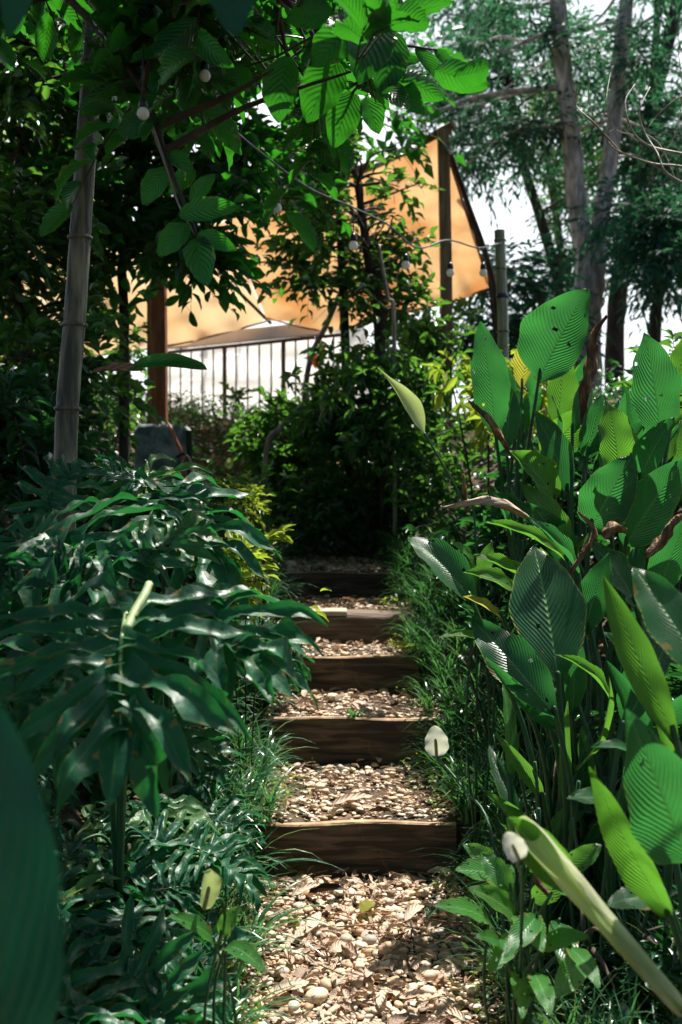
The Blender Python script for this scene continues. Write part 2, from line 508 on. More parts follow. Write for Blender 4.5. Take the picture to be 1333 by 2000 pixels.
def add_box(mb, lo, hi, bev=0.0, tint=0.0, rot=None, jit=0.0, nseg=(1, 1, 1)):
    """A box with its edges chamfered."""
    lo, hi = np.array(lo, float), np.array(hi, float)
    c, h = (lo + hi) / 2, (hi - lo) / 2
    b = min(bev, h.min() * 0.9)
    vs, fs = [], []
    prof = [(-h[1] + b, -h[2]), (h[1] - b, -h[2]), (h[1], -h[2] + b), (h[1], h[2] - b), (h[1] - b, h[2]), (-h[1] + b, h[2]), (-h[1], h[2] - b), (-h[1], -h[2] + b)]
    nx = max(2, nseg[0] + 1)
    xs = [-h[0], -h[0] + b] + [(-h[0] + b) + (2 * h[0] - 2 * b) * i / nx for i in range(1, nx)] + [h[0] - b, h[0]]
    for i, x in enumerate(xs):
        e = b if i in (0, len(xs) - 1) else 0
        for (y, z) in prof:
            vs.append([x, y - np.sign(y) * min(e, abs(y)), z - np.sign(z) * min(e, abs(z))])
    vs = np.array(vs)
    if jit:
        for a in range(len(vs)):
            x, y, z = vs[a]
            vs[a][1] += jit * math.sin(x * 13 + z * 5 + c[1] * 7)
            vs[a][2] += jit * math.sin(x * 9 + y * 17 + c[2] * 11) * (1 if z > 0 else 0)
    for i in range(len(xs) - 1):
        for j in range(8):
            fs.append((i * 8 + j, (i + 1) * 8 + j, (i + 1) * 8 + (j + 1) % 8, i * 8 + (j + 1) % 8))
    n = len(xs) - 1
    e0 = [0, 1, 2, 3, 4, 5, 6, 7]
    if rot is not None:
        vs = vs @ np.array(rot).T
    base = mb.n
    mb.add(vs + c, fs, None, tint)
    mb.f.append(np.array([list(reversed(e0))])[:, ::-1][:, ::-1] + base)
    mb.f.append(np.array([[n * 8 + j for j in e0]]) + base)
    return mb


def icos(sub=1):
    import bmesh
    bm = bmesh.new()
    bmesh.ops.create_icosphere(bm, subdivisions=sub, radius=1)
    v = np.array([x.co[:] for x in bm.verts])
    f = np.array([[q.index for q in x.verts] for x in bm.faces])
    bm.free()
    return v, f


# ------------------------------------------------------------------ leaves
def blade(L=1.0, W=0.4, n=16, m=8, bend=0.5, curl=0.5, wave=0.0, a=0.85, b=0.8, ph=0.0, tears=0, seed=0, k=3.0, asym=0.0):
    """Leaf blade along +Y, chord from the origin to (0, L, 0), face +Z."""
    rg = np.random.default_rng(seed)
    vs, uv, fs = [], [], []
    for i in range(n + 1):
        t = i / n
        w = 0.5 * W * (max(0.0, math.sin(math.pi * min(1, t ** a))) ** b) + 0.002
        w *= 1 + 0.03 * math.sin(t * 23 + ph)
        # arc in the YZ plane
        if abs(bend) > 1e-3:
            rr = 1.0 / bend
            yy, zz = rr * math.sin(bend * t), -rr * (1 - math.cos(bend * t))
        else:
            yy, zz = t, 0
        an = -bend * t
        for j in range(m + 1):
            u = -1 + 2 * j / m
            c = curl * (1 + 0.25 * math.sin(t * 5 + ph))
            if abs(c) > 1e-3:
                x = w * math.sin(u * c) / c
                z = w * (1 - math.cos(u * c)) / c
            else:
                x, z = w * u, 0
            x *= (1 + asym * np.sign(u))
            z += wave * W * math.sin(k * 6.28 * t + ph + (1.7 if u > 0 else 0)) * abs(u) ** 2
            # local normal direction rotates along the arc
            vs.append((x, yy * L - z * math.sin(an) * 1.0, zz * L + z * math.cos(an)))
            uv.append((u * .5 + .5, t))
    vs = np.array(vs)
    tip = vs[n * (m + 1) + m // 2]
    th = math.atan2(tip[2], tip[1])
    ca, sa = math.cos(-th), math.sin(-th)
    y = vs[:, 1] * ca - vs[:, 2] * sa
    z = vs[:, 1] * sa + vs[:, 2] * ca
    sc = L / max(1e-6, math.hypot(tip[1], tip[2]))
    vs = np.stack([vs[:, 0], y * sc, z * sc], 1)
    for i in range(n):
        for j in range(m):
            if tears and rg.random() < tears and 0 < i < n - 1 and abs(j - m / 2 + .5) > 1:
                continue
            q = i * (m + 1) + j
            fs.append((q, q + 1, q + m + 2, q + m + 1))
    return vs, np.array(fs), np.array(uv)


def frame(base, tip, nrm):
    y = (tip - base).normalized()
    z = (nrm - y * nrm.dot(y))
    z = z.normalized() if z.length > 1e-5 else y.orthogonal().normalized()
    x = y.cross(z)
    mt = Matrix((x, y, z)).transposed().to_4x4()
    mt.translation = base
    return mt


def leaf_obj(parent, base, tip, nrm, W, mat, stem_to=None, stem_r=0.005, stem_mat=None, label=None, name='leaf', stem_mid=None, **kw):
    base, tip, nrm = Vector(base), Vector(tip), Vector(nrm)
    L = (tip - base).length
    v, f, uv = blade(L, W, **kw)
    me = MB().add(v, f, uv, random.random()).mesh(name, mat)
    mw = frame(base, tip, nrm)
    mw.translation = base - parent.location
    o = link(name, me, parent, mw)
    if label:
        o['label'] = label
    if stem_to is not None:
        s = Vector(stem_to)
        y = (tip - base).normalized()
        mid = stem_mid or (s.lerp(base, 0.6) - y * 0.12 * (base - s).length + Vector((0, 0, 0.05 * (base - s).length)))
        pts = spline([s, mid, base, base + y * L * 0.05], 6)
        mb = add_tube(MB(), [p - base for p in pts], lerp_r(stem_r * 1.5, stem_r * 0.8, len(pts)), 6)
        st = link('stem', mb.mesh('stem', stem_mat or M['stem']), o)
        rot = mw.to_3x3().to_4x4().inverted()
        st.matrix_local = rot
    return o


def philo_mesh(L=0.42, n=7, seed=0, droop=0.9, mat=None):
    """A deeply cut blade: finger-like lobes off a midrib along +Y."""
    rg = random.Random(seed)
    mb = MB()

    def mid(t):
        a = droop * t
        r = L / droop
        return np.array([0.04 * L * math.sin(3 * t + seed), r * math.sin(a), -r * (1 - math.cos(a))]), -a

    for side in (-1, 1):
        for i in range(n):
            q_ = i / (n - 1)
            t0 = 0.01 + 0.80 * q_
            ang = R(132 - 100 * q_ ** 0.75 + rg.uniform(-9, 9))
            ll = L * (0.46 + 0.34 * math.sin(math.pi * (0.18 + 0.72 * q_))) * rg.uniform(0.78, 1.15)
            w0 = L * 0.074 * rg.uniform(.8, 1.2)
            p0, tilt = mid(t0)
            N, K = 12, 4
            lift, drp, tw, bendy = rg.uniform(0.0, 0.2), rg.uniform(-0.05, 0.5), rg.uniform(-1, 1), rg.uniform(-0.1, 0.7)
            notch, nph = rg.random() < 0.45, rg.uniform(.45, .7)
            ph = rg.uniform(0, 6)
            vs, uv, fs = [], [], []
            cx = cy = 0.0
            for a in range(N + 1):
                t = a / N
                if t < 0.3:
                    w = w0 * (1.35 - 0.85 * t / 0.3)
                else:
                    w = w0 * (0.50 + 0.42 * math.sin((t - .3) / .7 * math.pi * .85))
                w *= (1 - max(0, (t - 0.6) / 0.4) ** 1.6) + 0.02
                ca = ang - bendy * t
                if a:
                    cx += side * math.sin(ca) * ll / N
                    cy += math.cos(ca) * ll / N
                px_, py_ = side * math.cos(ca), -math.sin(ca)
                cz = lift * L * math.sin(t * 2.2) - drp * L * 0.75 * t ** 2 + 0.010 * math.sin(t * 11 + ph)
                rl = tw * t ** 1.3
                for b in range(K + 1):
                    u = -1 + 2 * b / K
                    ww = w
                    if notch and u * (1 if seed % 2 else -1) < 0:
                        ww = w * (1 + 1.1 * math.exp(-((t - nph) / .09) ** 2))
                    h = abs(u) * ww * 0.55 + 0.006 * math.sin(t * 21 + u * 2 + ph) * abs(u)
                    fx = u * ww * math.cos(rl) - h * math.sin(rl)
                    fz = u * ww * math.sin(rl) + h * math.cos(rl)
                    x, y = cx + px_ * fx, cy + py_ * fx
                    z = cz + fz - 0.008
                    yy = y * math.cos(tilt) - z * math.sin(tilt)
                    zz = y * math.sin(tilt) + z * math.cos(tilt)
                    vs.append((p0[0] + x, p0[1] + yy, p0[2] + zz))
                    uv.append((u * .5 + .5, t))
            for a in range(N):
                for b in range(K):
                    q = a * (K + 1) + b
                    fs.append((q, q + 1, q + K + 2, q + K + 1) if side > 0 else (q + 1, q, q + K + 1, q + K + 2))
            mb.add(vs, fs, uv, seed * 0.13 + 0.02 * i)
    # end lobe
    p0, tilt = mid(0.80)
    v, f, uv = blade(L * 0.48, L * 0.17, 9, 4, 0.5, 0.4, 0.03)
    y = v[:, 1] * math.cos(tilt) - v[:, 2] * math.sin(tilt)
    z = v[:, 1] * math.sin(tilt) + v[:, 2] * math.cos(tilt)
    mb.add(np.stack([v[:, 0], y, z], 1) + p0, f, uv, seed * 0.13)
    me = mb.mesh('lobed_leaf', mat or M['philo'])
    rib = MB()
    pts = [Vector(mid(t)[0]) + Vector((0, 0, 0.004)) for t in np.linspace(0, 0.95, 10)]
    add_tube(rib, pts, lerp_r(0.007 * L / 0.42, 0.0015, 10), 6)
    return me, rib.mesh('midrib', M['stem'])


PHILO = [philo_mesh(0.42, 8 + s % 3, s, 0.3 + 0.17 * (s % 4)) for s in range(9)]
# the meshes of midribs with their pale green colour, for leaves whose rib shows pale
RIB_PALE = []
for me, rb in PHILO:
    r2 = rb.copy()
    r2.materials.clear()
    r2.materials.append(M['pale_stem'])
    for vv in r2.vertices:
        pass
    RIB_PALE.append(r2)


def philo_leaf(parent, base, tip, nrm, root, var=0, pale=False, size=None, label=None, stem_r=0.007):
    base, tip, nrm = Vector(base), Vector(tip), Vector(nrm)
    s = size or (tip - base).length / 0.50
    mw = frame(base, tip, nrm)
    rot = mw.to_3x3().to_4x4()
    mw = Matrix.Translation(base - parent.location) @ rot @ Matrix.Scale(s, 4)
    o = link('leaf', PHILO[var % 9][0], parent, mw)
    if label:
        o['label'] = label
    link('midrib', (RIB_PALE if pale else [p[1] for p in PHILO])[var % 9], o, Matrix.Identity(4))
    root = Vector(root)
    mid = root.lerp(base, 0.55) + Vector((0, 0, 0.18 * (base - root).length)) - (tip - base).normalized() * 0.05
    pts = spline([root, mid, base], 6)
    inv = (rot @ Matrix.Scale(s, 4)).inverted()
    mb = add_tube(MB(), [inv @ (p - base) for p in pts], [r / s for r in lerp_r(stem_r * 1.3, stem_r, len(pts))], 6)
    link('stem', mb.mesh('stem', M['stem']), o, Matrix.Identity(4))
    return o


# ------------------------------------------------------------------ terrain
SD = [3.77, 4.64, 5.29, 5.79, 6.60]
SH = [0.199, 0.402, 0.585, 0.758, 0.928]
SX = [0.075, 0.05, 0.0, 0.005, -0.03]
SW = [0.74, 0.80, 0.84, 0.84, 0.76]


def xc(y):
    return float(np.interp(y, [0, 3.77, 5.3, 6.6, 9], [0.13, 0.075, 0.0, -0.03, -0.25]))


def rampz(y):
    return float(np.interp(y, [-30, 0, 2.6, 3.77, 4.64, 5.29, 5.79, 6.6, 7.6, 10.6, 15, 25, 60, 400],
                           [-1.5, -0.12, 0.0, 0.1, 0.30, 0.49, 0.67, 0.86, 0.98, 2.1, 2.25, 2.0, 0.0, -20]))


def tread(y):
    if y < SD[0] + 0.023:
        return float(np.interp(y, [-30, 0, 2.4], [-1.5, -0.1, 0.0]))
    for i in range(4):
        if y < SD[i + 1] + (0.1 if i == 2 else 0.023):
            return SH[i] - 0.012
    return float(np.interp(y, [6.6, 7.6, 10.6], [SH[4] - 0.01, 0.98, 2.1])) if y < 10.6 else rampz(y)


def gz(x, y):
    dx = x - xc(y)
    a = abs(dx)
    t = min(1, max(0, (a - 0.40) / 0.14))
    t = t * t * (3 - 2 * t)
    bank = max(0, a - 0.44) * (0.42 if dx < 0 else 0.34)
    bank = min(bank, 0.75) * (1 if y < 9 else max(0.0, 1 - (y - 9) / 3))
    z = tread(y) * (1 - t) + (rampz(y) + 0.02 + bank) * t
    z += 0.03 * math.sin(x * 3.1 + y * 1.7) * math.sin(y * 2.3 - x) * t
    return z


def build_ground():
    xs = sorted(set([round(v, 3) for v in list(np.arange(-3, 3.01, 0.06)) + list(np.arange(-12, 12.1, 0.6)) + [-400, -150, -60, -25, 25, 60, 150, 400]]))
    ys = list(np.arange(-1, 12, 0.08)) + list(np.arange(12, 30, 0.8)) + [-60, -20, -8, -3, 35, 45, 60, 100, 200, 400, 900]
    for d in SD:
        ys += [d + 0.02, d + 0.026]
    ys = sorted(set([round(v, 4) for v in ys]))
    v = [(x, y, gz(x, y) + (0 if abs(x) < 30 else 0)) for y in ys for x in xs]
    nx = len(xs)
    f = [(j * nx + i, j * nx + i + 1, (j + 1) * nx + i + 1, (j + 1) * nx + i) for j in range(len(ys) - 1) for i in range(nx - 1)]
    o = link('ground', MB().add(v, f).mesh('ground', M['soil']))
    props(o, kind='structure')


build_ground()

# ------------------------------------------------------------------ timber steps
step_labels = ['bottom timber step riser, widest, with a thin lit top edge holding the gravel above it',
               'second timber step riser from the bottom, beside the white peace lily flower',
               'third timber step riser from the bottom, thin straight plank under pale gravel',
               'rounded log step with a thick flat top, fourth riser from the bottom',
               'topmost dark timber step riser at the head of the path']
for i in range(5):
    x0, x1 = SX[i] - SW[i] / 2, SX[i] + SW[i] / 2
    zb = (0 if i == 0 else SH[i - 1]) - 0.05
    r = thing('timber_step', step_labels[i], 'step', (SX[i], SD[i], zb), 'timber steps up the garden path')
    mb = MB()
    if i == 3:
        pts = []
        nseg = 26
        vs, fs = [], []
        prof = []
        for k in range(20):
            a = 2 * math.pi * k / 20
            c_, s_ = math.cos(a), math.sin(a)
            prof.append((0.11 * np.sign(c_) * abs(c_) ** 0.6, 0.115 * np.sign(s_) * abs(s_) ** 0.5))
        for q in range(nseg + 1):
            x = x0 + (x1 - x0) * q / nseg
            for (py_, pz_) in prof:
                zz = SH[3] - 0.115 + pz_ + 0.004 * math.sin(x * 17) - 0.006 * (x - SX[3])
                vs.append((x, SD[3] + 0.11 + py_ * (1 + 0.03 * math.sin(x * 11)), zz))
        for q in range(nseg):
            for k in range(20):
                fs.append((q * 20 + k, q * 20 + (k + 1) % 20, (q + 1) * 20 + (k + 1) % 20, (q + 1) * 20 + k))
        mb.add(vs, fs)
        mb.f.append(np.array([[k for k in range(20)][::-1]]))
        mb.f.append(np.array([[nseg * 20 + k for k in range(20)]]))
        link('log', mb.mesh('log', M['timber_grey'], r.location), r)
        c2 = add_box(MB(), (x0 + 0.02, SD[3] + 0.012, SH[3] - 0.02), (SX[3] + 0.03, SD[3] + 0.20, SH[3] + 0.006), 0.004, nseg=(6, 1, 1), jit=0.001)  # pale strip on the log's left half, its sunlight put into the colour
        link('plank', c2.mesh('plank', plain_mat('painted_sunlight_plank', (0.36, 0.30, 0.24), (0.6, 0.53, 0.45), 5, 0.8, (0.6, 6, 9), 0.5), r.location, False), r)
    else:
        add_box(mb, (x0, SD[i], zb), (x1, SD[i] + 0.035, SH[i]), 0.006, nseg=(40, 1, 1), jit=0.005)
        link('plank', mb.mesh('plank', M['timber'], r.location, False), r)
    # stakes holding the plank, behind its ends
    for sx in (x0 + 0.03, x1 - 0.08):
        if i != 3:
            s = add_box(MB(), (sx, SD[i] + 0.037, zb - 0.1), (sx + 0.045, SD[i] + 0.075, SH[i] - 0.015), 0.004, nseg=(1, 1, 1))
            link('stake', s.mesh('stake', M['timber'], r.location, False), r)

# ------------------------------------------------------------------ gravel
def scatter_path(n, edge=0.5):
    out = []
    while len(out) < n:
        y = random.choice([random.uniform(1.7, 3.76), random.uniform(1.7, 3.76), random.uniform(3.8, 6.55), random.uniform(6.65, 7.4)])
        dx = random.gauss(0, 0.27)
        if abs(dx) > edge:
            continue
        x = xc(y) + dx
        if any(abs(y - d) < 0.045 and y < d + 0.045 for d in SD) or (SD[3] - 0.01 < y < SD[3] + 0.23):
            if not (y > 1.6 and y < 3.7):
                continue
        out.append((x, y))
    return out


def build_gravel():
    v0, f0 = icos(2)
    N = 19000
    pts = np.array(scatter_path(N))
    size = RNG.lognormal(0, 0.42, N) * 0.0105
    size = np.clip(size, 0.005, 0.03)
    far = pts[:, 1] > 6.6
    pts, size = pts[~(far & (RNG.random(N) < 0.6))], size[~(far & (RNG.random(N) < 0.6))] if False else size[:0]
    N = len(pts)
    size = np.clip(RNG.lognormal(0, 0.5, N) * 0.0066, 0.0032, 0.022)
    nn = np.sin(pts[:, 0] * 9 + 3 * np.sin(pts[:, 1] * 4)) * np.sin(pts[:, 1] * 7 + 2 * np.sin(pts[:, 0] * 6))
    kp = ~((nn > 0.45) & (RNG.random(N) < 0.75))
    pts, size, N = pts[kp], size[kp], int(kp.sum())
    z = np.array([gz(x, y) for x, y in pts])
    sc = np.stack([size * RNG.uniform(0.9, 1.6, N), size * RNG.uniform(0.8, 1.2, N), size * RNG.uniform(0.32, 0.68, N)], 1)
    an = RNG.uniform(0, 6.28, N)
    base = v0[None] * sc[:, None, :]
    base *= (1 + 0.16 * np.sin(v0[None, :, 0] * 3 + RNG.uniform(0, 6, (N, 1))) * np.cos(v0[None, :, 1] * 4 + RNG.uniform(0, 6, (N, 1))))[..., None]
    tl = RNG.uniform(-0.35, 0.35, N)
    ct, st = np.cos(tl)[:, None], np.sin(tl)[:, None]
    y1 = base[..., 1] * ct - base[..., 2] * st
    z1 = base[..., 1] * st + base[..., 2] * ct
    ca, sa = np.cos(an)[:, None], np.sin(an)[:, None]
    x2 = base[..., 0] * ca - y1 * sa
    y2 = base[..., 0] * sa + y1 * ca
    lift = size * RNG.uniform(0.1, 1.1, N)
    v = np.stack([x2 + pts[:, :1], y2 + pts[:, 1:2], z1 + (z + lift)[:, None]], 2)
    K = len(v0)
    f = (f0[None] + (np.arange(N) * K)[:, None, None]).reshape(-1, 3)
    tint = np.repeat(RNG.random(N), K)
    o = link('gravel', MB().add(v.reshape(-1, 3), f, None, tint).mesh('gravel', M['pebble']))
    props(o, 'loose cream and tan river pebbles covering the path and treads', 'gravel', kind='stuff')


build_gravel()


def stone(px, py, d, s, label, tint, sq=0.6):
    p = P(px, py, d)
    z = gz(p.x, p.y)
    v, f = icos(3)
    rg = random.Random(px)
    v = v * np.array([s, s * 0.8, s * sq])
    v = v * (1 + 0.12 * np.sin(v[:, :1] * 60 + px) * np.cos(v[:, 1:2] * 50))
    a = rg.uniform(0, 3)
    v = np.stack([v[:, 0] * math.cos(a) - v[:, 1] * math.sin(a), v[:, 0] * math.sin(a) + v[:, 1] * math.cos(a), v[:, 2]], 1)
    o = link('stone', MB().add(v, f, None, tint).mesh('stone', M['pebble']))
    o.location = (p.x, p.y, z + s * sq * 0.75 + 0.006)
    props(o, label, 'stone', 'larger stones lying in the gravel')


def ground_d(px, py):
    """distance at which the ray through a pixel meets the path"""
    d = 1.5
    while d < 12:
        q = P(px, py, d)
        if q.z < gz(q.x, q.y):
            return d
        d += 0.02
    return 12


for (px, py, s, lb, ti) in [
        (620, 1965, 0.036, 'large cream stone with an orange stain near the bottom edge of the path', 0.28),
        (690, 1975, 0.022, 'grey angular stone beside the large cream stone', 0.8),
        (865, 1975, 0.032, 'pale yellow rounded stone at the bottom right of the gravel path', 0.9),
        (680, 1875, 0.024, 'light grey oval stone in the middle of the gravel path', 0.68),
        (725, 1850, 0.026, 'bluish grey flat stone half covered by dry leaves', 0.8),
        (650, 1370, 0.034, 'round cream stone on the tread under the third riser', 0.25),
        (748, 1358, 0.028, 'round ochre stone in the shade under the third riser', 0.46),
        (615, 1360, 0.03, 'dark brown stone in the shade left of the cream stone', 0.45),
        (688, 1180, 0.034, 'pinkish stone lying just above the log step', 1.0),
        (567, 1112, 0.05, 'smooth pale stone on the left end of the topmost step', 0.3)]:
    stone(px, py, ground_d(px, py), s, lb, ti)


# ------------------------------------------------------------------ dry leaves on the path
def litter_leaf(px, py, Lm, Wm, ang, mat, label, curl=0.9, bend=0.5, lift=0.02, name='fallen_leaf'):
    d = ground_d(px, py)
    p = P(px, py, d)
    z = gz(p.x, p.y) + lift
    c = Vector((p.x, p.y, z))
    dr = Vector((math.cos(ang), math.sin(ang), 0.06))
    o = thing(name, label, 'leaf', c, 'single fallen leaves on the path')
    v, f, uv = blade(Lm, Wm, 14, 6, bend, curl, 0.06, seed=int(px))
    me = MB().add(v, f, uv, random.random()).mesh('leaf_blade', mat)
    mw = frame(c - dr * Lm / 2, c + dr * Lm / 2, Vector((0, -0.25, 1)))
    mw.translation = mw.translation - c
    link('leaf_blade', me, o, mw)
    pts = spline([-dr * Lm / 2, -dr * Lm * 0.62 + Vector((0.004, 0, 0.004)), -dr * Lm * 0.72], 4)
    link('stalk', add_tube(MB(), pts, 0.0015, 5).mesh('stalk', M['dead']), o)


litter_leaf(718, 1795, 0.095, 0.05, 1.1, M['calathea_yellow'], 'pale yellow-green oval fallen leaf in the middle of the path', 0.5, 0.4, 0.035)
litter_leaf(570, 1955, 0.115, 0.05, 0.5, M['dry'], 'large pinkish dry leaf at the bottom left of the path', 0.7, 0.3, 0.035)
litter_leaf(640, 1765, 0.14, 0.05, 0.2, plain_mat('dark_brown_leaf', (0.02, 0.012, 0.008), (0.06, 0.035, 0.02), 20, 0.7), 'dark brown curled leaf in the shade below the bottom riser', 1.6, 0.6, 0.035)
litter_leaf(560, 1740, 0.07, 0.025, -0.4, M['dry'], 'small pointed pinkish dry leaf by the left grass, under the bottom riser', 0.9, 0.4, 0.03)
litter_leaf(845, 1810, 0.07, 0.042, 0.9, M['broad'], 'fresh dark green fallen leaf between the gravel and the holed lily leaves', 0.4, 0.4, 0.04)
litter_leaf(810, 1800, 0.13, 0.045, 1.0, M['dry'], 'long tan dry leaf pointing up the path beside the green leaf', 0.9, 0.4, 0.03)
litter_leaf(690, 1580, 0.19, 0.05, 0.45, M['dry'], 'long grey-pink dry leaf on the tread above the bottom riser', 0.8, 0.3, 0.035)
litter_leaf(745, 1602, 0.10, 0.035, -0.3, M['dead'], 'rust brown dry leaf touching the top edge of the bottom riser', 1.4, 0.5, 0.025)
litter_leaf(600, 1390, 0.16, 0.035, 2.4, M['dry'], 'straw coloured dry leaf strip across the third tread', 1.0, 0.3, 0.03)
litter_leaf(700, 1375, 0.15, 0.045, -0.9, M['dry'], 'folded dry leaf with pale ribs right of the cream stone', 1.1, 0.5, 0.03)
litter_leaf(790, 1338, 0.14, 0.07, 0.0, M['calathea_yellow'], 'yellow-green curled leaf fallen against the third riser', 0.9, -0.6, 0.07)
litter_leaf(590, 1925, 0.08, 0.035, 1.3, M['dry'], 'orange-brown dry leaf above the large cream stone', 0.8, 0.4, 0.03)


def build_litter():
    mb = MB()
    for (x, y) in scatter_path(1700, 0.55):
        if y > 6.7:
            continue
        L = random.uniform(0.02, 0.075)
        v, f, uv = blade(L, L * random.uniform(0.2, 0.42), 6, 4, random.uniform(-.8, 1), random.uniform(0.3, 1.8), 0.08, ph=random.random() * 6)
        a, b = random.uniform(0, 6.28), random.uniform(-0.35, 0.35)
        mt = np.array(Matrix.Rotation(a, 3, 'Z') @ Matrix.Rotation(b, 3, 'X') @ Matrix.Rotation(random.uniform(-.6, .6), 3, 'Y'))
        v = v @ mt.T + np.array([x, y, gz(x, y) + random.uniform(0.018, 0.035)])
        mb.add(v, f, uv, random.random())
    for (x, y) in scatter_path(120, 0.52):
        if y > 6.7:
            continue
        L = random.uniform(0.06, 0.12)
        v, f, uv = blade(L, L * random.uniform(0.28, 0.42), 9, 5, random.uniform(-.6, 1), random.uniform(0.3, 1.6), 0.08, ph=random.random() * 6)
        mt = np.array(Matrix.Rotation(random.uniform(0, 6.28), 3, 'Z') @ Matrix.Rotation(random.uniform(-.25, .25), 3, 'X') @ Matrix.Rotation(random.uniform(-.5, .5), 3, 'Y'))
        mb.add(v @ mt.T + np.array([x, y, gz(x, y) + random.uniform(0.022, 0.035)]), f, uv, random.random())
    o = link('leaf_litter', mb.mesh('leaf_litter', M['dry']))
    props(o, 'dry brown leaf litter strewn over the gravel', 'leaf litter', kind='stuff')
    mb = MB()
    for (x, y) in scatter_path(420, 0.55):
        L = random.uniform(0.04, 0.14)
        a = random.uniform(0, 6.28)
        z = gz(x, y) + random.uniform(0.02, 0.04)
        d = Vector((math.cos(a), math.sin(a), random.uniform(-.1, .1)))
        p = Vector((x, y, z))
        add_tube(mb, spline([p - d * L / 2, p + Vector((random.uniform(-.01, .01), 0, 0.004)), p + d * L / 2], 3), random.uniform(0.001, 0.0025), 4, random.random())
    o = link('twig_litter', mb.mesh('twig_litter', M['dead']))
    props(o, 'thin dead twigs scattered over the gravel', 'twigs', kind='stuff')


build_litter()


# ------------------------------------------------------------------ grasses
def blades(mb, x, y, z, n, L, w=0.003, spread=0.9, seg=6, lean=None, tint=None):
    for _ in range(n):
        a = random.uniform(0, 6.28)
        l_ = L * random.uniform(0.55, 1.15)
        sp = spread * random.uniform(0.3, 1.15)
        dx, dy = math.cos(a), math.sin(a)
        if lean:
            dx, dy = dx + lean[0], dy + lean[1]
        vs, fs, uv = [], [], []
        px_, py_ = -math.sin(a), math.cos(a)
        bx, by = x + random.uniform(-.02, .02), y + random.uniform(-.02, .02)
        cx = cz = 0
        th = R(85)
        for i in range(seg + 1):
            t = i / seg
            ww = w * (1 - t ** 2.5) + 0.0004
            vs.append((bx + dx * cx - px_ * ww, by + dy * cx - py_ * ww, z + cz))
            vs.append((bx + dx * cx + px_ * ww, by + dy * cx + py_ * ww, z + cz + ww * 0.4))
            uv += [(0, t), (1, t)]
            cx += math.cos(th) * l_ / seg
            cz += math.sin(th) * l_ / seg
            th -= sp * 2.6 / seg
        fs = [(2 * i, 2 * i + 1, 2 * i + 3, 2 * i + 2) for i in range(seg)]
        mb.add(vs, fs, uv, random.random() if tint is None else tint)


def build_grass():
    for side, nm, lb in ((-1, 'grass', 'dark mondo grass and thin weeds edging the left of the path'), (1, 'grass', 'thick dark mondo grass edging the right of the path')):
        mb = MB()
        N = 200 if side < 0 else 380
        for _ in range(N):
            y = random.uniform(2.2, 7.4)
            e = random.uniform(0.38, 0.66 if side < 0 else 0.95)
            x = xc(y) + side * e
            blades(mb, x, y, gz(x, y), random.randint(14, 22), random.uniform(0.18, 0.34), 0.0036, 0.9, 6, (-0.3 * side, -0.25))
        o = link(nm, mb.mesh('grass', M['grass']))
        props(o, lb, 'grass', kind='stuff')
    # ground cover of low leaves on the banks
    v, f, uv = blade(1, 0.5, 3, 2, 0.6, 0.4)
    mb = MB()
    for _ in range(9000):
        y = random.uniform(1.2, 11.0)
        side = random.choice((-1, 1))
        x = xc(y) + side * random.uniform(0.5, 3.2)
        z = gz(x, y) + random.uniform(0.01, 0.16)
        s = random.uniform(0.035, 0.085)
        mt = np.array(Matrix.Rotation(random.uniform(0, 6.28), 3, 'Z') @ Matrix.Rotation(random.uniform(-.9, .6), 3, 'X'))
        mb.add((v * s) @ mt.T + np.array([x, y, z]), f, uv, random.random())
    for _ in range(9000):
        y = random.uniform(1.0, 9.0)
        x = xc(y) + random.uniform(1.4, 4.6)
        s = random.uniform(0.05, 0.12)
        mt = np.array(Matrix.Rotation(random.uniform(0, 6.28), 3, 'Z') @ Matrix.Rotation(random.uniform(-.9, .6), 3, 'X'))
        mb.add((v * s) @ mt.T + np.array([x, y, gz(x, y) + random.uniform(0.02, 0.4)]), f, uv, random.random())
    for _ in range(7000):
        y = random.uniform(6.9, 11.2)
        x = xc(y) + random.uniform(-2.2, 0.9)
        s = random.uniform(0.035, 0.08)
        mt = np.array(Matrix.Rotation(random.uniform(0, 6.28), 3, 'Z') @ Matrix.Rotation(random.uniform(-.9, .6), 3, 'X'))
        mb.add((v * s) @ mt.T + np.array([x, y, gz(x, y) + random.uniform(0.01, 0.25)]), f, uv, random.random())
    o = link('ground_cover', mb.mesh('ground_cover', M['dark']))
    props(o, 'low dark leafy ground cover over both banks', 'ground cover', kind='stuff')
    mb = MB()
    for _ in range(460):
        y = random.uniform(2.2, 6.4)
        x = xc(y) + random.choice((-1, 1)) * random.gauss(0.40, 0.07)
        z = gz(x, y)
        for k in range(random.randint(3, 7)):
            s = random.uniform(0.015, 0.035)
            mt = np.array(Matrix.Rotation(random.uniform(0, 6.28), 3, 'Z') @ Matrix.Rotation(random.uniform(-.2, .9), 3, 'X'))
            mb.add((v * s) @ mt.T + np.array([x + random.uniform(-.02, .02), y + random.uniform(-.02, .02), z + random.uniform(0.02, 0.07)]), f, uv, random.random())
    o = link('weeds', mb.mesh('weeds', M['lime']))
    props(o, 'tiny light green seedlings sprouting along the gravel edges', 'weeds', kind='stuff')


build_grass()


def tuft(px, py, n, L, w, lb, mat=None, lean=None, spread=0.85, dd=None):
    d = dd or ground_d(px, py)
    p = P(px, py, d)
    z = gz(p.x, p.y)
    mb = MB()
    blades(mb, 0, 0, -0.01, n, L, w, spread, 9, lean)
    o = link('grass_tuft', mb.mesh('grass_tuft', mat or M['grass']))
    o.location = (p.x, p.y, z)
    props(o, lb, 'grass tuft', 'separate grass tufts beside the steps')


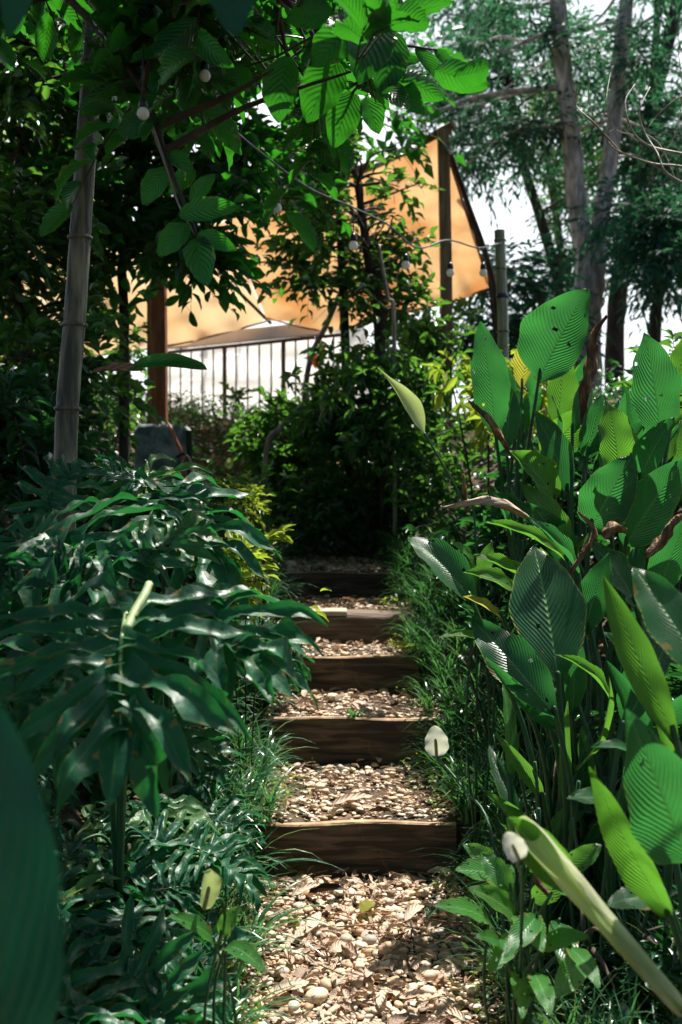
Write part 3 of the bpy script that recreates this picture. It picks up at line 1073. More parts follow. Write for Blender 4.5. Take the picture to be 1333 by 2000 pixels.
tuft(520, 1690, 12, 0.30, 0.0045, 'arching tuft of broad pale blades over the left end of the bottom riser', lean=(0.5, -.1))
tuft(500, 1860, 12, 0.30, 0.005, 'tuft of long grey-green blades spreading over the gravel at lower left', lean=(0.5, 0))
tuft(500, 1400, 14, 0.30, 0.004, 'fine bent grass tuft left of the second riser', lean=(0.35, -.2))
tuft(505, 1520, 16, 0.28, 0.004, 'messy silver grass tuft left of the tread above the bottom riser', lean=(0.4, -.1))
tuft(480, 1620, 16, 0.30, 0.0045, 'leafy grass tuft against the left end of the bottom riser', lean=(0.5, -.1))
tuft(470, 1760, 14, 0.30, 0.0045, 'grass tuft beside the pale green bud', lean=(0.5, -.1))
tuft(592, 1350, 5, 0.16, 0.005, 'small sprout with three curved blades in front of the third riser', lean=(0.1, 0), spread=1.1)
tuft(690, 1490, 9, 0.13, 0.007, 'light green weed in the shade under the second riser', mat=M['grass'], spread=0.9)
tuft(860, 1240, 16, 0.30, 0.004, 'wiry grass tuft hanging over the right end of the log step', lean=(-0.4, -.2))
tuft(905, 1600, 18, 0.34, 0.004, 'dense grass tuft of long silvery blades right of the bottom riser', lean=(-0.35, -.1))
tuft(960, 1580, 18, 0.36, 0.004, 'tall dark grass tuft under the striped ginger leaves', lean=(-0.1, 0))
tuft(850, 1140, 16, 0.34, 0.004, 'drooping dark grass tuft right of the topmost riser', lean=(-0.3, -.2))
tuft(800, 1110, 14, 0.36, 0.005, 'shaded grass tuft growing behind the topmost riser', lean=(-0.2, 0))


# ------------------------------------------------------------------ crowns of leaves (vectorised)
LEAF_LO = (np.array([(0, 0, 0), (-.5, .45, .10), (0, .5, 0), (.5, .45, .10), (0, 1, -.12)], float),
           np.array([(0, 2, 4, 1), (0, 3, 4, 2)]), np.array([(.5, 0), (0, .45), (.5, .5), (1, .45), (.5, 1)]))
_v, _f, _u = blade(1, 1, 5, 4, 0.7, 0.55, 0.03)
LEAF_HI = (_v, _f, _u)
_v, _f, _u = blade(1, 1, 12, 6, 0.9, 0.5, 0.04, k=5)
LEAF_XHI = (_v, _f, _u)

LIT = []      # (point, radius, probability of being cleared)


def sun_clear(pos):
    """True where a leaf would keep the sun off a spot that the photo shows lit."""
    s = np.array(SDIR)
    bad = np.zeros(len(pos), bool)
    zg = 0.6 + 0 * pos[:, 0]
    for _ in range(3):
        q = pos - s * ((pos[:, 2] - zg) / s[2])[:, None]
        zg = np.interp(q[:, 1], [0, 2.6, 3.77, 4.64, 5.29, 5.79, 6.6, 7.6], [0, 0, .1, .3, .49, .67, .86, 1.0])
    n = np.sin(q[:, 0] * 9 + 1) * np.sin(q[:, 1] * 7) + 0.6 * np.sin(q[:, 0] * 19 + q[:, 1] * 13)
    xcs = np.interp(q[:, 1], [0, 3.77, 5.3, 6.6], [0.10, 0.05, -0.02, -0.10])
    bad |= (np.abs(q[:, 0] - xcs) < 0.62) & (q[:, 1] > 1.9) & (q[:, 1] < 6.3) & (n < 0.95)
    for (c, r, pr) in LIT:
        w = pos - np.array(c)
        t = w @ s
        dd = np.linalg.norm(w - t[:, None] * s, axis=1)
        bad |= (dd < r) & (t > 0.35) & (RNG.random(len(pos)) < pr)
    # dapples on the left bank
    n2 = np.sin(q[:, 0] * 11 + 2 + 2 * np.sin(q[:, 1] * 3)) * np.sin(q[:, 1] * 8 + np.sin(q[:, 0] * 4)) + 0.5 * np.sin(q[:, 0] * 23 - q[:, 1] * 17)
    bad |= (q[:, 0] < -0.3) & (q[:, 0] > -2.5) & (q[:, 1] > 1.2) & (q[:, 1] < 6) & (n2 > 0.42)
    n3 = np.sin(q[:, 0] * 5 + 1 + 2 * np.sin(q[:, 1] * 2)) * np.sin(q[:, 1] * 4.5 + np.sin(q[:, 0] * 3))
    bad |= (q[:, 1] > 6.4) & (q[:, 1] < 13) & (n3 > -0.25) & (RNG.random(len(pos)) < 0.8)
    return bad


def leaves_mesh(pos, dirs, size, aspect, tmpl, mat, origin, droop=0.3, updir=0.9, clear=True, name='crown'):
    pos, dirs = np.asarray(pos, float), np.asarray(dirs, float)
    if clear:
        k = ~sun_clear(pos)
        pos, dirs, size = pos[k], dirs[k], size[k]
    N = len(pos)
    dirs = dirs + np.array([0, 0, -droop]) + RNG.normal(0, 0.22, (N, 3))
    dirs /= np.linalg.norm(dirs, axis=1)[:, None]
    up = np.array([0, 0, updir]) + RNG.normal(0, 0.45, (N, 3))
    x = np.cross(dirs, up)
    x /= np.linalg.norm(x, axis=1)[:, None] + 1e-9
    z = np.cross(x, dirs)
    v0, f0, u0 = tmpl
    asp = aspect * RNG.uniform(0.8, 1.2, N)
    v = (v0[None, :, 0:1] * asp[:, None, None] * x[:, None, :] + v0[None, :, 1:2] * dirs[:, None, :] + v0[None, :, 2:3] * z[:, None, :]) * size[:, None, None] + pos[:, None, :]
    f = (f0[None] + (np.arange(N) * len(v0))[:, None, None]).reshape(-1, f0.shape[1])
    return MB().add(v.reshape(-1, 3), f, np.tile(u0, (N, 1)), np.repeat(RNG.random(N), len(v0))).mesh(name, mat, origin)


def crown_points(clumps, n_twig, leaves, tw_len, outward=0.5, palm=False):
    """clumps: (centre, radius). Returns leaf positions, directions, twig polylines."""
    pos, dirs, twigs = [], [], []
    for (c, r) in clumps:
        c = np.array(c)
        for _ in range(n_twig):
            o = RNG.normal(0, 1, 3)
            o /= np.linalg.norm(o)
            st = c + o * r * RNG.uniform(0.05, 0.75) * np.array([1, 1, 0.8])
            dr = o * outward + RNG.normal(0, 0.5, 3) + np.array([0, 0, 0.1])
            dr /= np.linalg.norm(dr)
            L = tw_len * RNG.uniform(0.6, 1.3)
            sag = np.array([0, 0, -0.35 * L])
            sd = np.cross(dr, [0, 0, 1.0]) + 1e-6
            sd /= np.linalg.norm(sd)
            tw = [st + dr * L * t + sag * t * t for t in (0, 0.5, 1)]
            twigs.append(tw)
            for i in range(leaves):
                t = (i + 0.6) / leaves
                p = st + dr * L * t + sag * t * t
                if palm:
                    a = i / leaves * 6.28
                    p = tw[2]
                    ld = dr * 0.4 + sd * math.cos(a) + np.cross(dr, sd) * math.sin(a)
                else:
                    ld = dr * (0.6 + 0.7 * t) + sd * (1 if i % 2 else -1) * 0.9
                pos.append(p)
                dirs.append(ld)
    return np.array(pos), np.array(dirs), twigs


def region(px0, px1, py0, py1, d0, d1, n, r, avoid=()):
    out = []
    tries = 0
    while len(out) < n and tries < n * 40:
        tries += 1
        px, py = random.uniform(px0, px1), random.uniform(py0, py1)
        if any(math.hypot(px - a, py - b) < c for a, b, c in avoid):
            continue
        out.append((P(px, py, random.uniform(d0, d1)), r * random.uniform(0.7, 1.25)))
    return out


def tree(name, label, cat, trunks, clumps, n_twig, leaves, tw_len, size, aspect, tmpl, mat, bark, group=None, branch_r=0.02, droop=0.3,
         palm=False, clear=True, outward=0.5, root=None, crown='crown', branch_frac=1.0, twig_r=0.0025):
    """trunks: list of (points, radius at the start, radius at the end)."""
    root = Vector(root) if root is not None else Vector(trunks[0][0][0])
    r = thing(name, label, cat, root, group)
    tb = MB()
    nodes = []
    for pts, r0, r1 in trunks:
        sp = spline(pts, 7)
        rad = [a * (1 + 0.06 * math.sin(i * 1.9)) for i, a in enumerate(lerp_r(r0, r1, len(sp)))]
        add_tube(tb, sp, rad, 12)
        nodes += sp
    pos, dirs, twigs = crown_points(clumps, n_twig, leaves, tw_len, outward, palm)
    for (c, rr) in clumps:
        if random.random() > branch_frac:
            continue
        c = Vector(c)
        below = [q for q in nodes if q.z < c.z + 0.2] or nodes
        s = min(below, key=lambda q: (q - c).length)
        m = s.lerp(c, 0.5) + Vector((random.uniform(-.1, .1), random.uniform(-.1, .1), random.uniform(0, .12))) * (c - s).length
        pts = spline([s, m, c], 5)
        add_tube(tb, pts, lerp_r(branch_r * random.uniform(.7, 1.2), branch_r * 0.3, len(pts)), 6, random.random())
    keep = ~sun_clear(np.array([t[1] for t in twigs])) if clear else np.ones(len(twigs), bool)
    for tw, kk in zip(twigs, keep):
        if kk:
            add_tube(tb, tw, [twig_r * 1.2, twig_r, twig_r * 0.5], 3, random.random(), cap=False)
    link('trunk', tb.mesh('trunk', bark, root), r)
    sz = RNG.uniform(0.7, 1.2, len(pos)) * size
    link(crown, leaves_mesh(pos, dirs, sz, aspect, tmpl, mat, root, droop, clear=clear), r)
    return r


def gp(px, py, d, dz=0.0):
    """point on the ground below the pixel column px at distance d"""
    p = P(px, py, d)
    return Vector((p.x, p.y, gz(p.x, p.y) + dz))


# spots the photo shows in the sun (right hand ginger clump, lily clump, left shrub)
for (px, py, d, r_, pr) in [(1100, 700, 4.2, 0.45, 0.95), (1230, 900, 3.7, 0.5, 0.95), (1080, 1150, 3.0, 0.4, 0.9), (960, 1250, 3.0, 0.3, 0.8),
                            (1260, 1250, 2.2, 0.35, 0.9), (1000, 1780, 2.3, 0.3, 0.85), (860, 1450, 3.3, 0.15, 1.0), (490, 1110, 4.2, 0.3, 0.9),
                            (360, 1000, 3.2, 0.3, 1), (300, 1180, 2.0, 0.26, 1), (400, 1740, 2.2, 0.25, 1), (150, 1060, 2.5, 0.28, 1), (420, 1200, 2.1, 0.22, 1),
                            (780, 720, 6.5, 0.7, 0.7), (480, 1600, 3.0, 0.2, 0.7), (1150, 1500, 2.0, 0.3, 0.9),
                            (880, 420, 9.2, 0.8, 0.6), (700, 520, 10, 0.9, 0.6), (500, 560, 10.8, 0.9, 0.7), (300, 580, 11.2, 0.9, 0.6), (100, 580, 11.5, 0.9, 0.7),
                            (400, 760, 13.3, 0.8, 0.95), (560, 740, 13.2, 0.8, 0.95)]:
    LIT.append((tuple(P(px, py, d)), r_, pr))

# ---- big grey twin-trunk tree on the right
tree('twin_trunk_tree', 'tall tree with two mottled grey trunks forking low, on the right behind the ginger leaves', 'tree',
     [([gp(1150, 700, 13, -.1), P(1145, 640, 13), P(1152, 560, 13), P(1156, 485, 13)], 0.20, 0.19),
      ([P(1150, 520, 13), P(1128, 400, 13), P(1115, 250, 12.9), P(1098, 110, 12.8), P(1085, -80, 12.7)], 0.14, 0.10),
      ([P(1162, 520, 13), P(1178, 400, 13), P(1197, 270, 13.1), P(1212, 120, 13.2), P(1232, -80, 13.3)], 0.12, 0.09),
      ([P(1085, 172, 12.8), P(1000, 178, 12.6), P(920, 192, 12.4), P(860, 215, 12.2)], 0.045, 0.015),
      ([P(1092, 60, 12.8), P(1040, 75, 12.6), P(975, 105, 12.4)], 0.04, 0.015)],
     region(880, 1330, -60, 330, 12.6, 15.5, 24, 0.5, [(760, 100, 90)]) + region(1220, 1340, 300, 560, 12.5, 14.5, 6, 0.4),
     28, 11, 0.5, 0.155, 0.26, LEAF_LO, M['slender'], M['bark'], branch_r=0.03, clear=False, droop=0.6)
# ---- trees further back, each with its own place
far = [
    ('slender background tree with one thin leaning trunk left of the grey twin trunks',
     [([gp(1130, 650, 17, -.1), P(1100, 600, 17), P(1060, 440, 17), P(1012, 280, 17), P(985, 60, 17), P(970, -80, 17)], 0.11, 0.05)],
     region(800, 1000, -60, 300, 15.5, 18.5, 20, 0.65, [(745, 150, 90)]) + region(1040, 1130, 380, 600, 15.5, 18, 5, 0.4, [(1000, 420, 130)]), 'slender'),
    ('dark forked background tree leaning right at the upper right edge',
     [([gp(1200, 650, 16, -.1), P(1205, 600, 16), P(1240, 400, 16), P(1275, 210, 16), P(1315, 40, 16), P(1335, -80, 16)], 0.16, 0.09),
      ([P(1272, 220, 16), P(1280, 100, 16), P(1290, -80, 16)], 0.07, 0.05)],
     region(1180, 1400, -60, 520, 14.8, 18, 24, 0.6, [(1240, 650, 150)]), 'slender'),
    ('leafy background tree filling the gap between the tarp and the twin trunks, sunlit yellow-green',
     [([gp(1120, 650, 19, -.1), P(1110, 600, 19), P(1090, 450, 19), P(1060, 250, 19)], 0.12, 0.05)],
     region(1020, 1200, 180, 420, 17, 20, 12, 0.55), 'mid'),
    ('low bushy tree behind the grey bamboo post, under the white gap of sky',
     [([gp(1060, 680, 11.5, -.1), P(1060, 640, 11.5), P(1055, 560, 11.5)], 0.06, 0.03)],
     region(920, 1080, 530, 690, 10.5, 12.5, 12, 0.3), 'slender'),
    ('dense dark tree at the right edge below the curly dry branches',
     [([gp(1290, 700, 12, -.1), P(1280, 640, 12), P(1300, 520, 12), P(1320, 400, 12)], 0.09, 0.04)],
     region(1180, 1400, 400, 540, 11, 13, 9, 0.36, [(1250, 660, 130)]), 'slender'),
]
for lb, tr, cl, mk in far:
    tree('background_tree', lb, 'tree', tr, cl, 26, 11, 0.6, 0.17, 0.27, LEAF_LO, M[mk], M['dark_bark'], 'trees behind the garden', 0.03, clear=False, droop=0.6)
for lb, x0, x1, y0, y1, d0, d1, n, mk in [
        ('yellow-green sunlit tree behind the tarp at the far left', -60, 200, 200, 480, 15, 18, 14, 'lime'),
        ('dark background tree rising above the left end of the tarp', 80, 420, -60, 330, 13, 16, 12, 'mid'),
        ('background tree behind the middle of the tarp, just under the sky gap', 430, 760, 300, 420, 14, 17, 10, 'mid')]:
    xm = (x0 + x1) / 2
    tree('background_tree', lb, 'tree', [([gp(xm, 700, d0 + 1.5, -.1), P(xm - 15, 550, d0 + 1.5), P(xm + 10, 300, d0 + 1.5)], 0.13, 0.05)],
         region(x0, x1, y0, y1, d0, d1, n, 0.6), 20, 9, 0.5, 0.17, 0.42, LEAF_LO, M[mk], M['dark_bark'], 'trees behind the garden', 0.03, clear=True, droop=0.4)

# ---- shrub tree in front of the tarp
tree('shrub_tree', 'small leafy tree in front of the orange tarp, hung round with bulbs', 'tree',
     [([gp(745, 700, 7.6, -.05), P(742, 640, 7.6), P(722, 520, 7.6), P(705, 400, 7.6), P(690, 320, 7.6)], 0.055, 0.02),
      ([gp(690, 700, 7.8, -.05), P(672, 600, 7.8), P(664, 450, 7.8), P(660, 300, 7.8)], 0.045, 0.02)],
     region(570, 830, 270, 560, 6.8, 8.2, 56, 0.16, [(520, 520, 60)]) + region(680, 830, 480, 640, 7, 8, 9, 0.14) + region(540, 640, 270, 400, 6.6, 7.6, 6, 0.16),
     14, 8, 0.26, 0.098, 0.46, LEAF_HI, M['mid'], M['dark_bark'], branch_r=0.014, twig_r=0.002, clear=True)

# ---- dark small trees at left, under and in front of the tarp
tree('understory_tree', 'dark thin-trunked tree standing left of the red timber post', 'tree',
     [([gp(240, 800, 6.4, -.05), P(243, 640, 6.4), P(240, 500, 6.4), P(275, 420, 6.3), P(290, 200, 6.2), P(300, 0, 6.1)], 0.035, 0.02),
      ([P(240, 500, 6.4), P(200, 400, 6.3), P(150, 200, 6.2)], 0.02, 0.012)],
     region(20, 640, -40, 400, 5.2, 7.2, 56, 0.22, [(560, 330, 70), (60, 300, 50)]) + region(180, 430, 400, 500, 5.6, 6.8, 12, 0.14),
     12, 9, 0.30, 0.125, 0.46, LEAF_HI, M['broad'], M['dark_bark'], branch_r=0.014, clear=True)
tree('understory_tree', 'leafy dark tree crown at the far left behind the tall bamboo pole', 'tree',
     [([gp(30, 900, 5.6, -.05), P(50, 700, 5.6), P(20, 450, 5.6), P(60, 200, 5.6)], 0.035, 0.018)],
     region(-60, 190, 380, 800, 5.0, 6.6, 38, 0.2) + region(-60, 120, 0, 380, 4.6, 6.4, 18, 0.22, [(40, 310, 60)]),
     12, 9, 0.26, 0.10, 0.44, LEAF_HI, M['mid'], M['dark_bark'], branch_r=0.012, clear=True)
# ---- overhanging broadleaf tree near the camera, dark against the sky
tree('broadleaf_tree', 'large-leaved tree overhanging the top of the path, its dark leaves against the sky', 'tree',
     [([gp(-330, 1200, 3.2, -.05), P(-280, 500, 3.1), P(-150, 100, 3.0), P(100, -40, 2.9), P(420, -30, 2.8), P(700, -20, 2.7)], 0.09, 0.02),
      ([P(100, -40, 2.9), P(260, 140, 2.7), P(330, 320, 2.6), P(385, 460, 2.5)], 0.012, 0.004)],
     region(320, 740, -120, 150, 2.5, 3.6, 28, 0.17) + region(0, 420, -120, 60, 2.8, 4.4, 11, 0.17, [(185, 0, 170), (185, 150, 150)]) + region(270, 460, 120, 260, 2.6, 3.4, 7, 0.12) + region(480, 720, 60, 200, 3.0, 3.8, 9, 0.13),
     11, 6, 0.24, 0.14, 0.46, LEAF_XHI, M['broad'], M['dark_bark'], branch_r=0.010, clear=True, outward=0.4)
# canopy added above the frame and behind the camera to block sun and sky light
tree('added_shade_canopy', 'unseen tree added for shade, its crown above the left bank, beyond the top of the picture', 'tree',
     [([gp(-420, 1000, 6.0, -.05), P(-420, 400, 6.0), P(-350, -300, 6.0), P(-200, -900, 6.0)], 0.14, 0.06)],
     [(Vector((random.uniform(-3.6, 0.5), random.uniform(1.5, 9.5), random.uniform(4.6, 6.2))), 0.5) for _ in range(100)] + [(Vector((random.uniform(-3.5, 3.5), random.uniform(-4, 1.5), random.uniform(3.2, 5.5))), 0.6) for _ in range(60)],
     12, 9, 0.45, 0.16, 0.5, LEAF_LO, M['broad'], M['dark_bark'], branch_r=0.02, clear=True)


# ------------------------------------------------------------------ shrubs of the middle ground
def shrub(label, px0, px1, py0, py1, d0, d1, n, r, ntw, nl, tl, size, asp, mk, tmpl=LEAF_HI, palm=False, name='shrub', cat='shrub', group='shrubs above the steps', stemmat=None, clear=True):
    xm = (px0 + px1) / 2
    dm = (d0 + d1) / 2
    base = gp(xm, py1, dm, -.03)
    top = P(xm, (py0 + py1) / 2, dm)
    kk = min(1.0, (px1 - px0) / FPX * dm / 0.7)
    trunks = [([base + Vector((dx, dy, 0)), base.lerp(top, .5) + Vector((dx * 2.5, dy, 0)), top + Vector((dx * 5, 0, 0))], 0.012 * kk, 0.006 * kk) for dx, dy in ((0, 0), (0.05 * kk, 0.04 * kk), (-0.06 * kk, 0.02))]
    return tree(name, label, cat, trunks, region(px0, px1, py0, py1, d0, d1, n, r), ntw, nl, tl, size, asp, tmpl, M[mk], stemmat or M['dark_bark'], group, 0.008, palm=palm,
                crown='foliage', clear=clear, branch_frac=0.6, root=base)


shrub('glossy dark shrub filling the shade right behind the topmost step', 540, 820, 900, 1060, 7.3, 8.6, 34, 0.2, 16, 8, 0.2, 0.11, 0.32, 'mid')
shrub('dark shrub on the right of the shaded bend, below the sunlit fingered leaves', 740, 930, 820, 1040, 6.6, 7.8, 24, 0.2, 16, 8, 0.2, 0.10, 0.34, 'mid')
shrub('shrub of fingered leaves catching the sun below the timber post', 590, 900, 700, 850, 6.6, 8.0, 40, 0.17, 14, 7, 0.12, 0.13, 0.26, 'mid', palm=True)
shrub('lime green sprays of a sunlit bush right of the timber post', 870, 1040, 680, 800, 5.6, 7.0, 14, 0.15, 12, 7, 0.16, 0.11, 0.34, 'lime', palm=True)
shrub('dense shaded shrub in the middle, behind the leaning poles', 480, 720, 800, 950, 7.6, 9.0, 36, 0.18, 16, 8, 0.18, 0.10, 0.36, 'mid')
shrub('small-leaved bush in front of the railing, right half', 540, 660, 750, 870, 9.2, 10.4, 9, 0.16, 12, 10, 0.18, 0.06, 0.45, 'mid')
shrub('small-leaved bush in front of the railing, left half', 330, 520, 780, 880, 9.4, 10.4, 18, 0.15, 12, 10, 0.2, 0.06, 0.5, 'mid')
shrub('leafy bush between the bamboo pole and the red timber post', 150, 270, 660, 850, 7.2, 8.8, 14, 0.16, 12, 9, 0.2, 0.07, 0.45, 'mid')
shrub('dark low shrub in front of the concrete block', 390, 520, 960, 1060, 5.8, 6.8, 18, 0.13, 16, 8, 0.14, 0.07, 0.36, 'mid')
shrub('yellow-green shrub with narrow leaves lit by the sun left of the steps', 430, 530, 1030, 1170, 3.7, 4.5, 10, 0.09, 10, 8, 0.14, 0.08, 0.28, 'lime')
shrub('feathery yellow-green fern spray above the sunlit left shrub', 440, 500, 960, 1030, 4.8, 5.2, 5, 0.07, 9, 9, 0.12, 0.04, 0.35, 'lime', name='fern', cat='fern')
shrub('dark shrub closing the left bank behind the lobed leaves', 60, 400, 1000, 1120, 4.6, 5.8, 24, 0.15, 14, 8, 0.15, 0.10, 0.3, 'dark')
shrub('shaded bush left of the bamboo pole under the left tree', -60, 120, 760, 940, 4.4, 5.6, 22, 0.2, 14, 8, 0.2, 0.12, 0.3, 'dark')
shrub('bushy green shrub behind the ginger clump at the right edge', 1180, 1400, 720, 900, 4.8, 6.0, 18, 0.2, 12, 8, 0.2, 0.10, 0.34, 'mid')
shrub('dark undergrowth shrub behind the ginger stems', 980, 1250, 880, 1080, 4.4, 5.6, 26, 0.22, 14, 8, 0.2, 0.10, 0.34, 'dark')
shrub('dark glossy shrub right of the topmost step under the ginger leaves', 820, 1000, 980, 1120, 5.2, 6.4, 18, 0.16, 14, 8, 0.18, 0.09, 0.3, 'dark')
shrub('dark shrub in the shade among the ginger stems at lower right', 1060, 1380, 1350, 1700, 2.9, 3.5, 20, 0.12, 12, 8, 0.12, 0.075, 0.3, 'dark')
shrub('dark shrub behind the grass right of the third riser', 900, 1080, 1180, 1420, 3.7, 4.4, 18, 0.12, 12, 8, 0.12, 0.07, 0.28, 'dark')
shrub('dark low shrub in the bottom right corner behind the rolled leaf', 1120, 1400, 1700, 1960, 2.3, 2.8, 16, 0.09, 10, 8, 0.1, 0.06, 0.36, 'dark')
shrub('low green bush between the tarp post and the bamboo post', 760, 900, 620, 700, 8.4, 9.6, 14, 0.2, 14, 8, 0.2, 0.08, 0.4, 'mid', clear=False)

# ------------------------------------------------------------------ tarp, posts, rail, lights
def pole(name, label, cat, pts, r0, r1, mat, group=None, k=14, square=False, rough=0.0):
    pts = [Vector(p) for p in pts]
    root = pts[0]
    mb = MB()
    sp = spline(pts, 10)
    add_tube(mb, sp, [a * (1 + rough * math.sin(i * 2.3)) for i, a in enumerate(lerp_r(r0, r1, len(sp)))], 4 if square else k)
    me = mb.mesh(name, mat, root, not square)
    o = link(name, me)
    o.location = root
    return props(o, label, cat, group)


def bamboo(label, pts, r0, r1, nodes, mat, extra=None):
    pts = [Vector(p) for p in pts]
    root = pts[0]
    o = thing('bamboo_pole', label, 'bamboo pole', root, 'bamboo poles')
    mb = MB()
    sp = spline(pts, 40)
    tot = len(sp)
    nd = [min(range(tot), key=lambda i: abs(sp[i].z - z)) for z in nodes]
    rad = []
    for i in range(tot):
        r = r0 + (r1 - r0) * i / tot
        dn = min([abs(i - q) for q in nd] or [99])
        r *= 1 + (0.10 if dn == 0 else (-0.04 if dn == 1 else (0.015 if dn == 2 else 0))) + 0.01 * math.sin(i * .7)
        rad.append(r)
    add_tube(mb, sp, rad, 20)
    link('culm', mb.mesh('culm', mat, root), o)
    for q in nd:
        r = rad[q]
        ring = add_tube(MB(), [sp[max(0, q)] - Vector((0, 0, 0.006)), sp[q] + Vector((0, 0, 0.006))], r * 1.06, 20)
        link('node_ring', ring.mesh('node_ring', M['bamboo'], root), o)
    return o, root


zt = lambda py, d: P(0, py, d).z
bamboo('tall weathered bamboo pole on the left, its nodes ringed, running up into the leaves',
       [gp(118, 1000, 3.7, -.1), P(128, 900, 3.7), P(148, 600, 3.72), P(168, 300, 3.75), P(190, 0, 3.8), P(205, -200, 3.82)], 0.045, 0.034,
       [zt(930, 3.7), zt(800, 3.7), zt(632, 3.72), zt(468, 3.73), zt(290, 3.75), zt(120, 3.77)], M['bamboo'])
bo, br = bamboo('short greenish bamboo post standing free right of the tarp, sawn flat at the top',
                [gp(985, 700, 7.0, -.1), P(983, 660, 7.0), P(980, 560, 7.0), P(976, 450, 7.0)], 0.040, 0.036,
                [zt(650, 7.0), zt(525, 7.0), zt(470, 7.0)], M['bamboo_fresh'])
mb = MB()
for py in (578,):
    add_tube(mb, [P(981, py + 5, 7.0), P(981, py - 4, 7.0)], 0.042, 16)
link('tape_band', mb.mesh('tape_band', M['blue'], br), bo)

pole('timber_post', 'square timber post at the right corner of the orange tarp', 'post', [gp(872, 720, 8.6, -.1), P(872, 600, 8.6), P(869, 400, 8.6), P(866, 255, 8.6)], 0.068, 0.068, M['post'], 'timber posts under the tarp', square=True)
pole('timber_post', 'reddish timber post rising behind the concrete block', 'post', [gp(314, 830, 8.1, -.1), P(314, 800, 8.1), P(312, 600, 8.1), P(308, 380, 8.1)], 0.075, 0.075, M['post_warm'], 'timber posts under the tarp', square=True)
pole('timber_post', 'thinner timber post half hidden just left of the reddish post', 'post', [gp(296, 830, 8.6, -.1), P(296, 700, 8.6), P(296, 560, 8.6)], 0.045, 0.045, M['post'], 'timber posts under the tarp', square=True)
pole('ridge_beam', 'sloping round pole carrying the top edge of the tarp', 'beam', [P(887, 243, 8.55), P(800, 290, 8.9), P(690, 335, 9.4), P(420, 425, 10.4), P(-120, 470, 11.0)], 0.035, 0.045, M['post'], k=10)
pole('guy_pole', 'dark leaning pole along the right edge of the tarp', 'pole', [P(880, 300, 8.8), P(915, 400, 9.0), P(950, 500, 9.1), P(970, 600, 9.1), gp(985, 700, 9.0, -.05)], 0.022, 0.028, M['dark_bark'], 'leaning poles')
pole('guy_pole', 'second dark stick beside the leaning pole, ending free against the white sky', 'pole', [P(903, 355, 9.2), P(915, 410, 9.2), P(935, 470, 9.2), P(958, 545, 9.2), gp(985, 700, 9.3, -.05)], 0.018, 0.024, M['dark_bark'], 'leaning poles')
pole('guy_pole', 'grey stick leaning left across the railing under the shrub tree', 'pole', [gp(585, 745, 8.6, -.05), P(600, 735, 8.6), P(640, 630, 8.5), P(682, 535, 8.4)], 0.026, 0.022, M['twig'], 'leaning poles')
pole('guy_pole', 'short weathered stick leaning in the dark shrubs', 'pole', [gp(515, 890, 7.4, -.05), P(520, 885, 7.4), P(548, 835, 7.4), P(592, 790, 7.4)], 0.022, 0.018, M['twig'], 'leaning poles')
pole('guy_pole', 'pale curved stem standing in front of the tarp, right of the shrub tree', 'pole', [gp(772, 690, 7.2, -.05), P(770, 640, 7.2), P(758, 580, 7.2), P(740, 480, 7.2)], 0.016, 0.012, M['twig'], 'leaning poles')


def sheet(name, label, top, bot, mat, nu=40, nv=16, sag=0.15, thick=0.006, folds=0.02):
    """A cloth hung between two edges given as lists of points."""
    ta, ba = spline(top, 12), spline(bot, 12)

    def samp(c, t):
        x = t * (len(c) - 1)
        i = min(int(x), len(c) - 2)
        return c[i].lerp(c[i + 1], x - i)
    vs, fs, uv = [], [], []
    for s in (0, 1):
        for j in range(nv + 1):
            for i in range(nu + 1):
                u, w = i / nu, j / nv
                p = samp(ta, u).lerp(samp(ba, u), w)
                p = p + Vector((0, 1, -0.3)) * sag * math.sin(math.pi * w) * math.sin(math.pi * u)
                p.y += folds * math.sin(u * 34 + w * 5) * w + folds * 0.7 * math.sin(u * 9 - w * 22) + folds * .5 * math.sin(w * 40 + u * 11) * (1 - w)
                p.z += folds * 0.5 * math.sin(u * 21 + 2) * w
                p.y += s * thick
                vs.append(p[:])
                uv.append((u, w))
    o = (nu + 1) * (nv + 1)
    for j in range(nv):
        for i in range(nu):
            q = j * (nu + 1) + i
            fs.append((q, q + nu + 1, q + nu + 2, q + 1))
            fs.append((o + q, o + q + 1, o + q + nu + 2, o + q + nu + 1))
    ob = link(name, MB().add(vs, fs, uv).mesh(name, mat, top[0]))
    ob.location = Vector(top[0])
    return ob


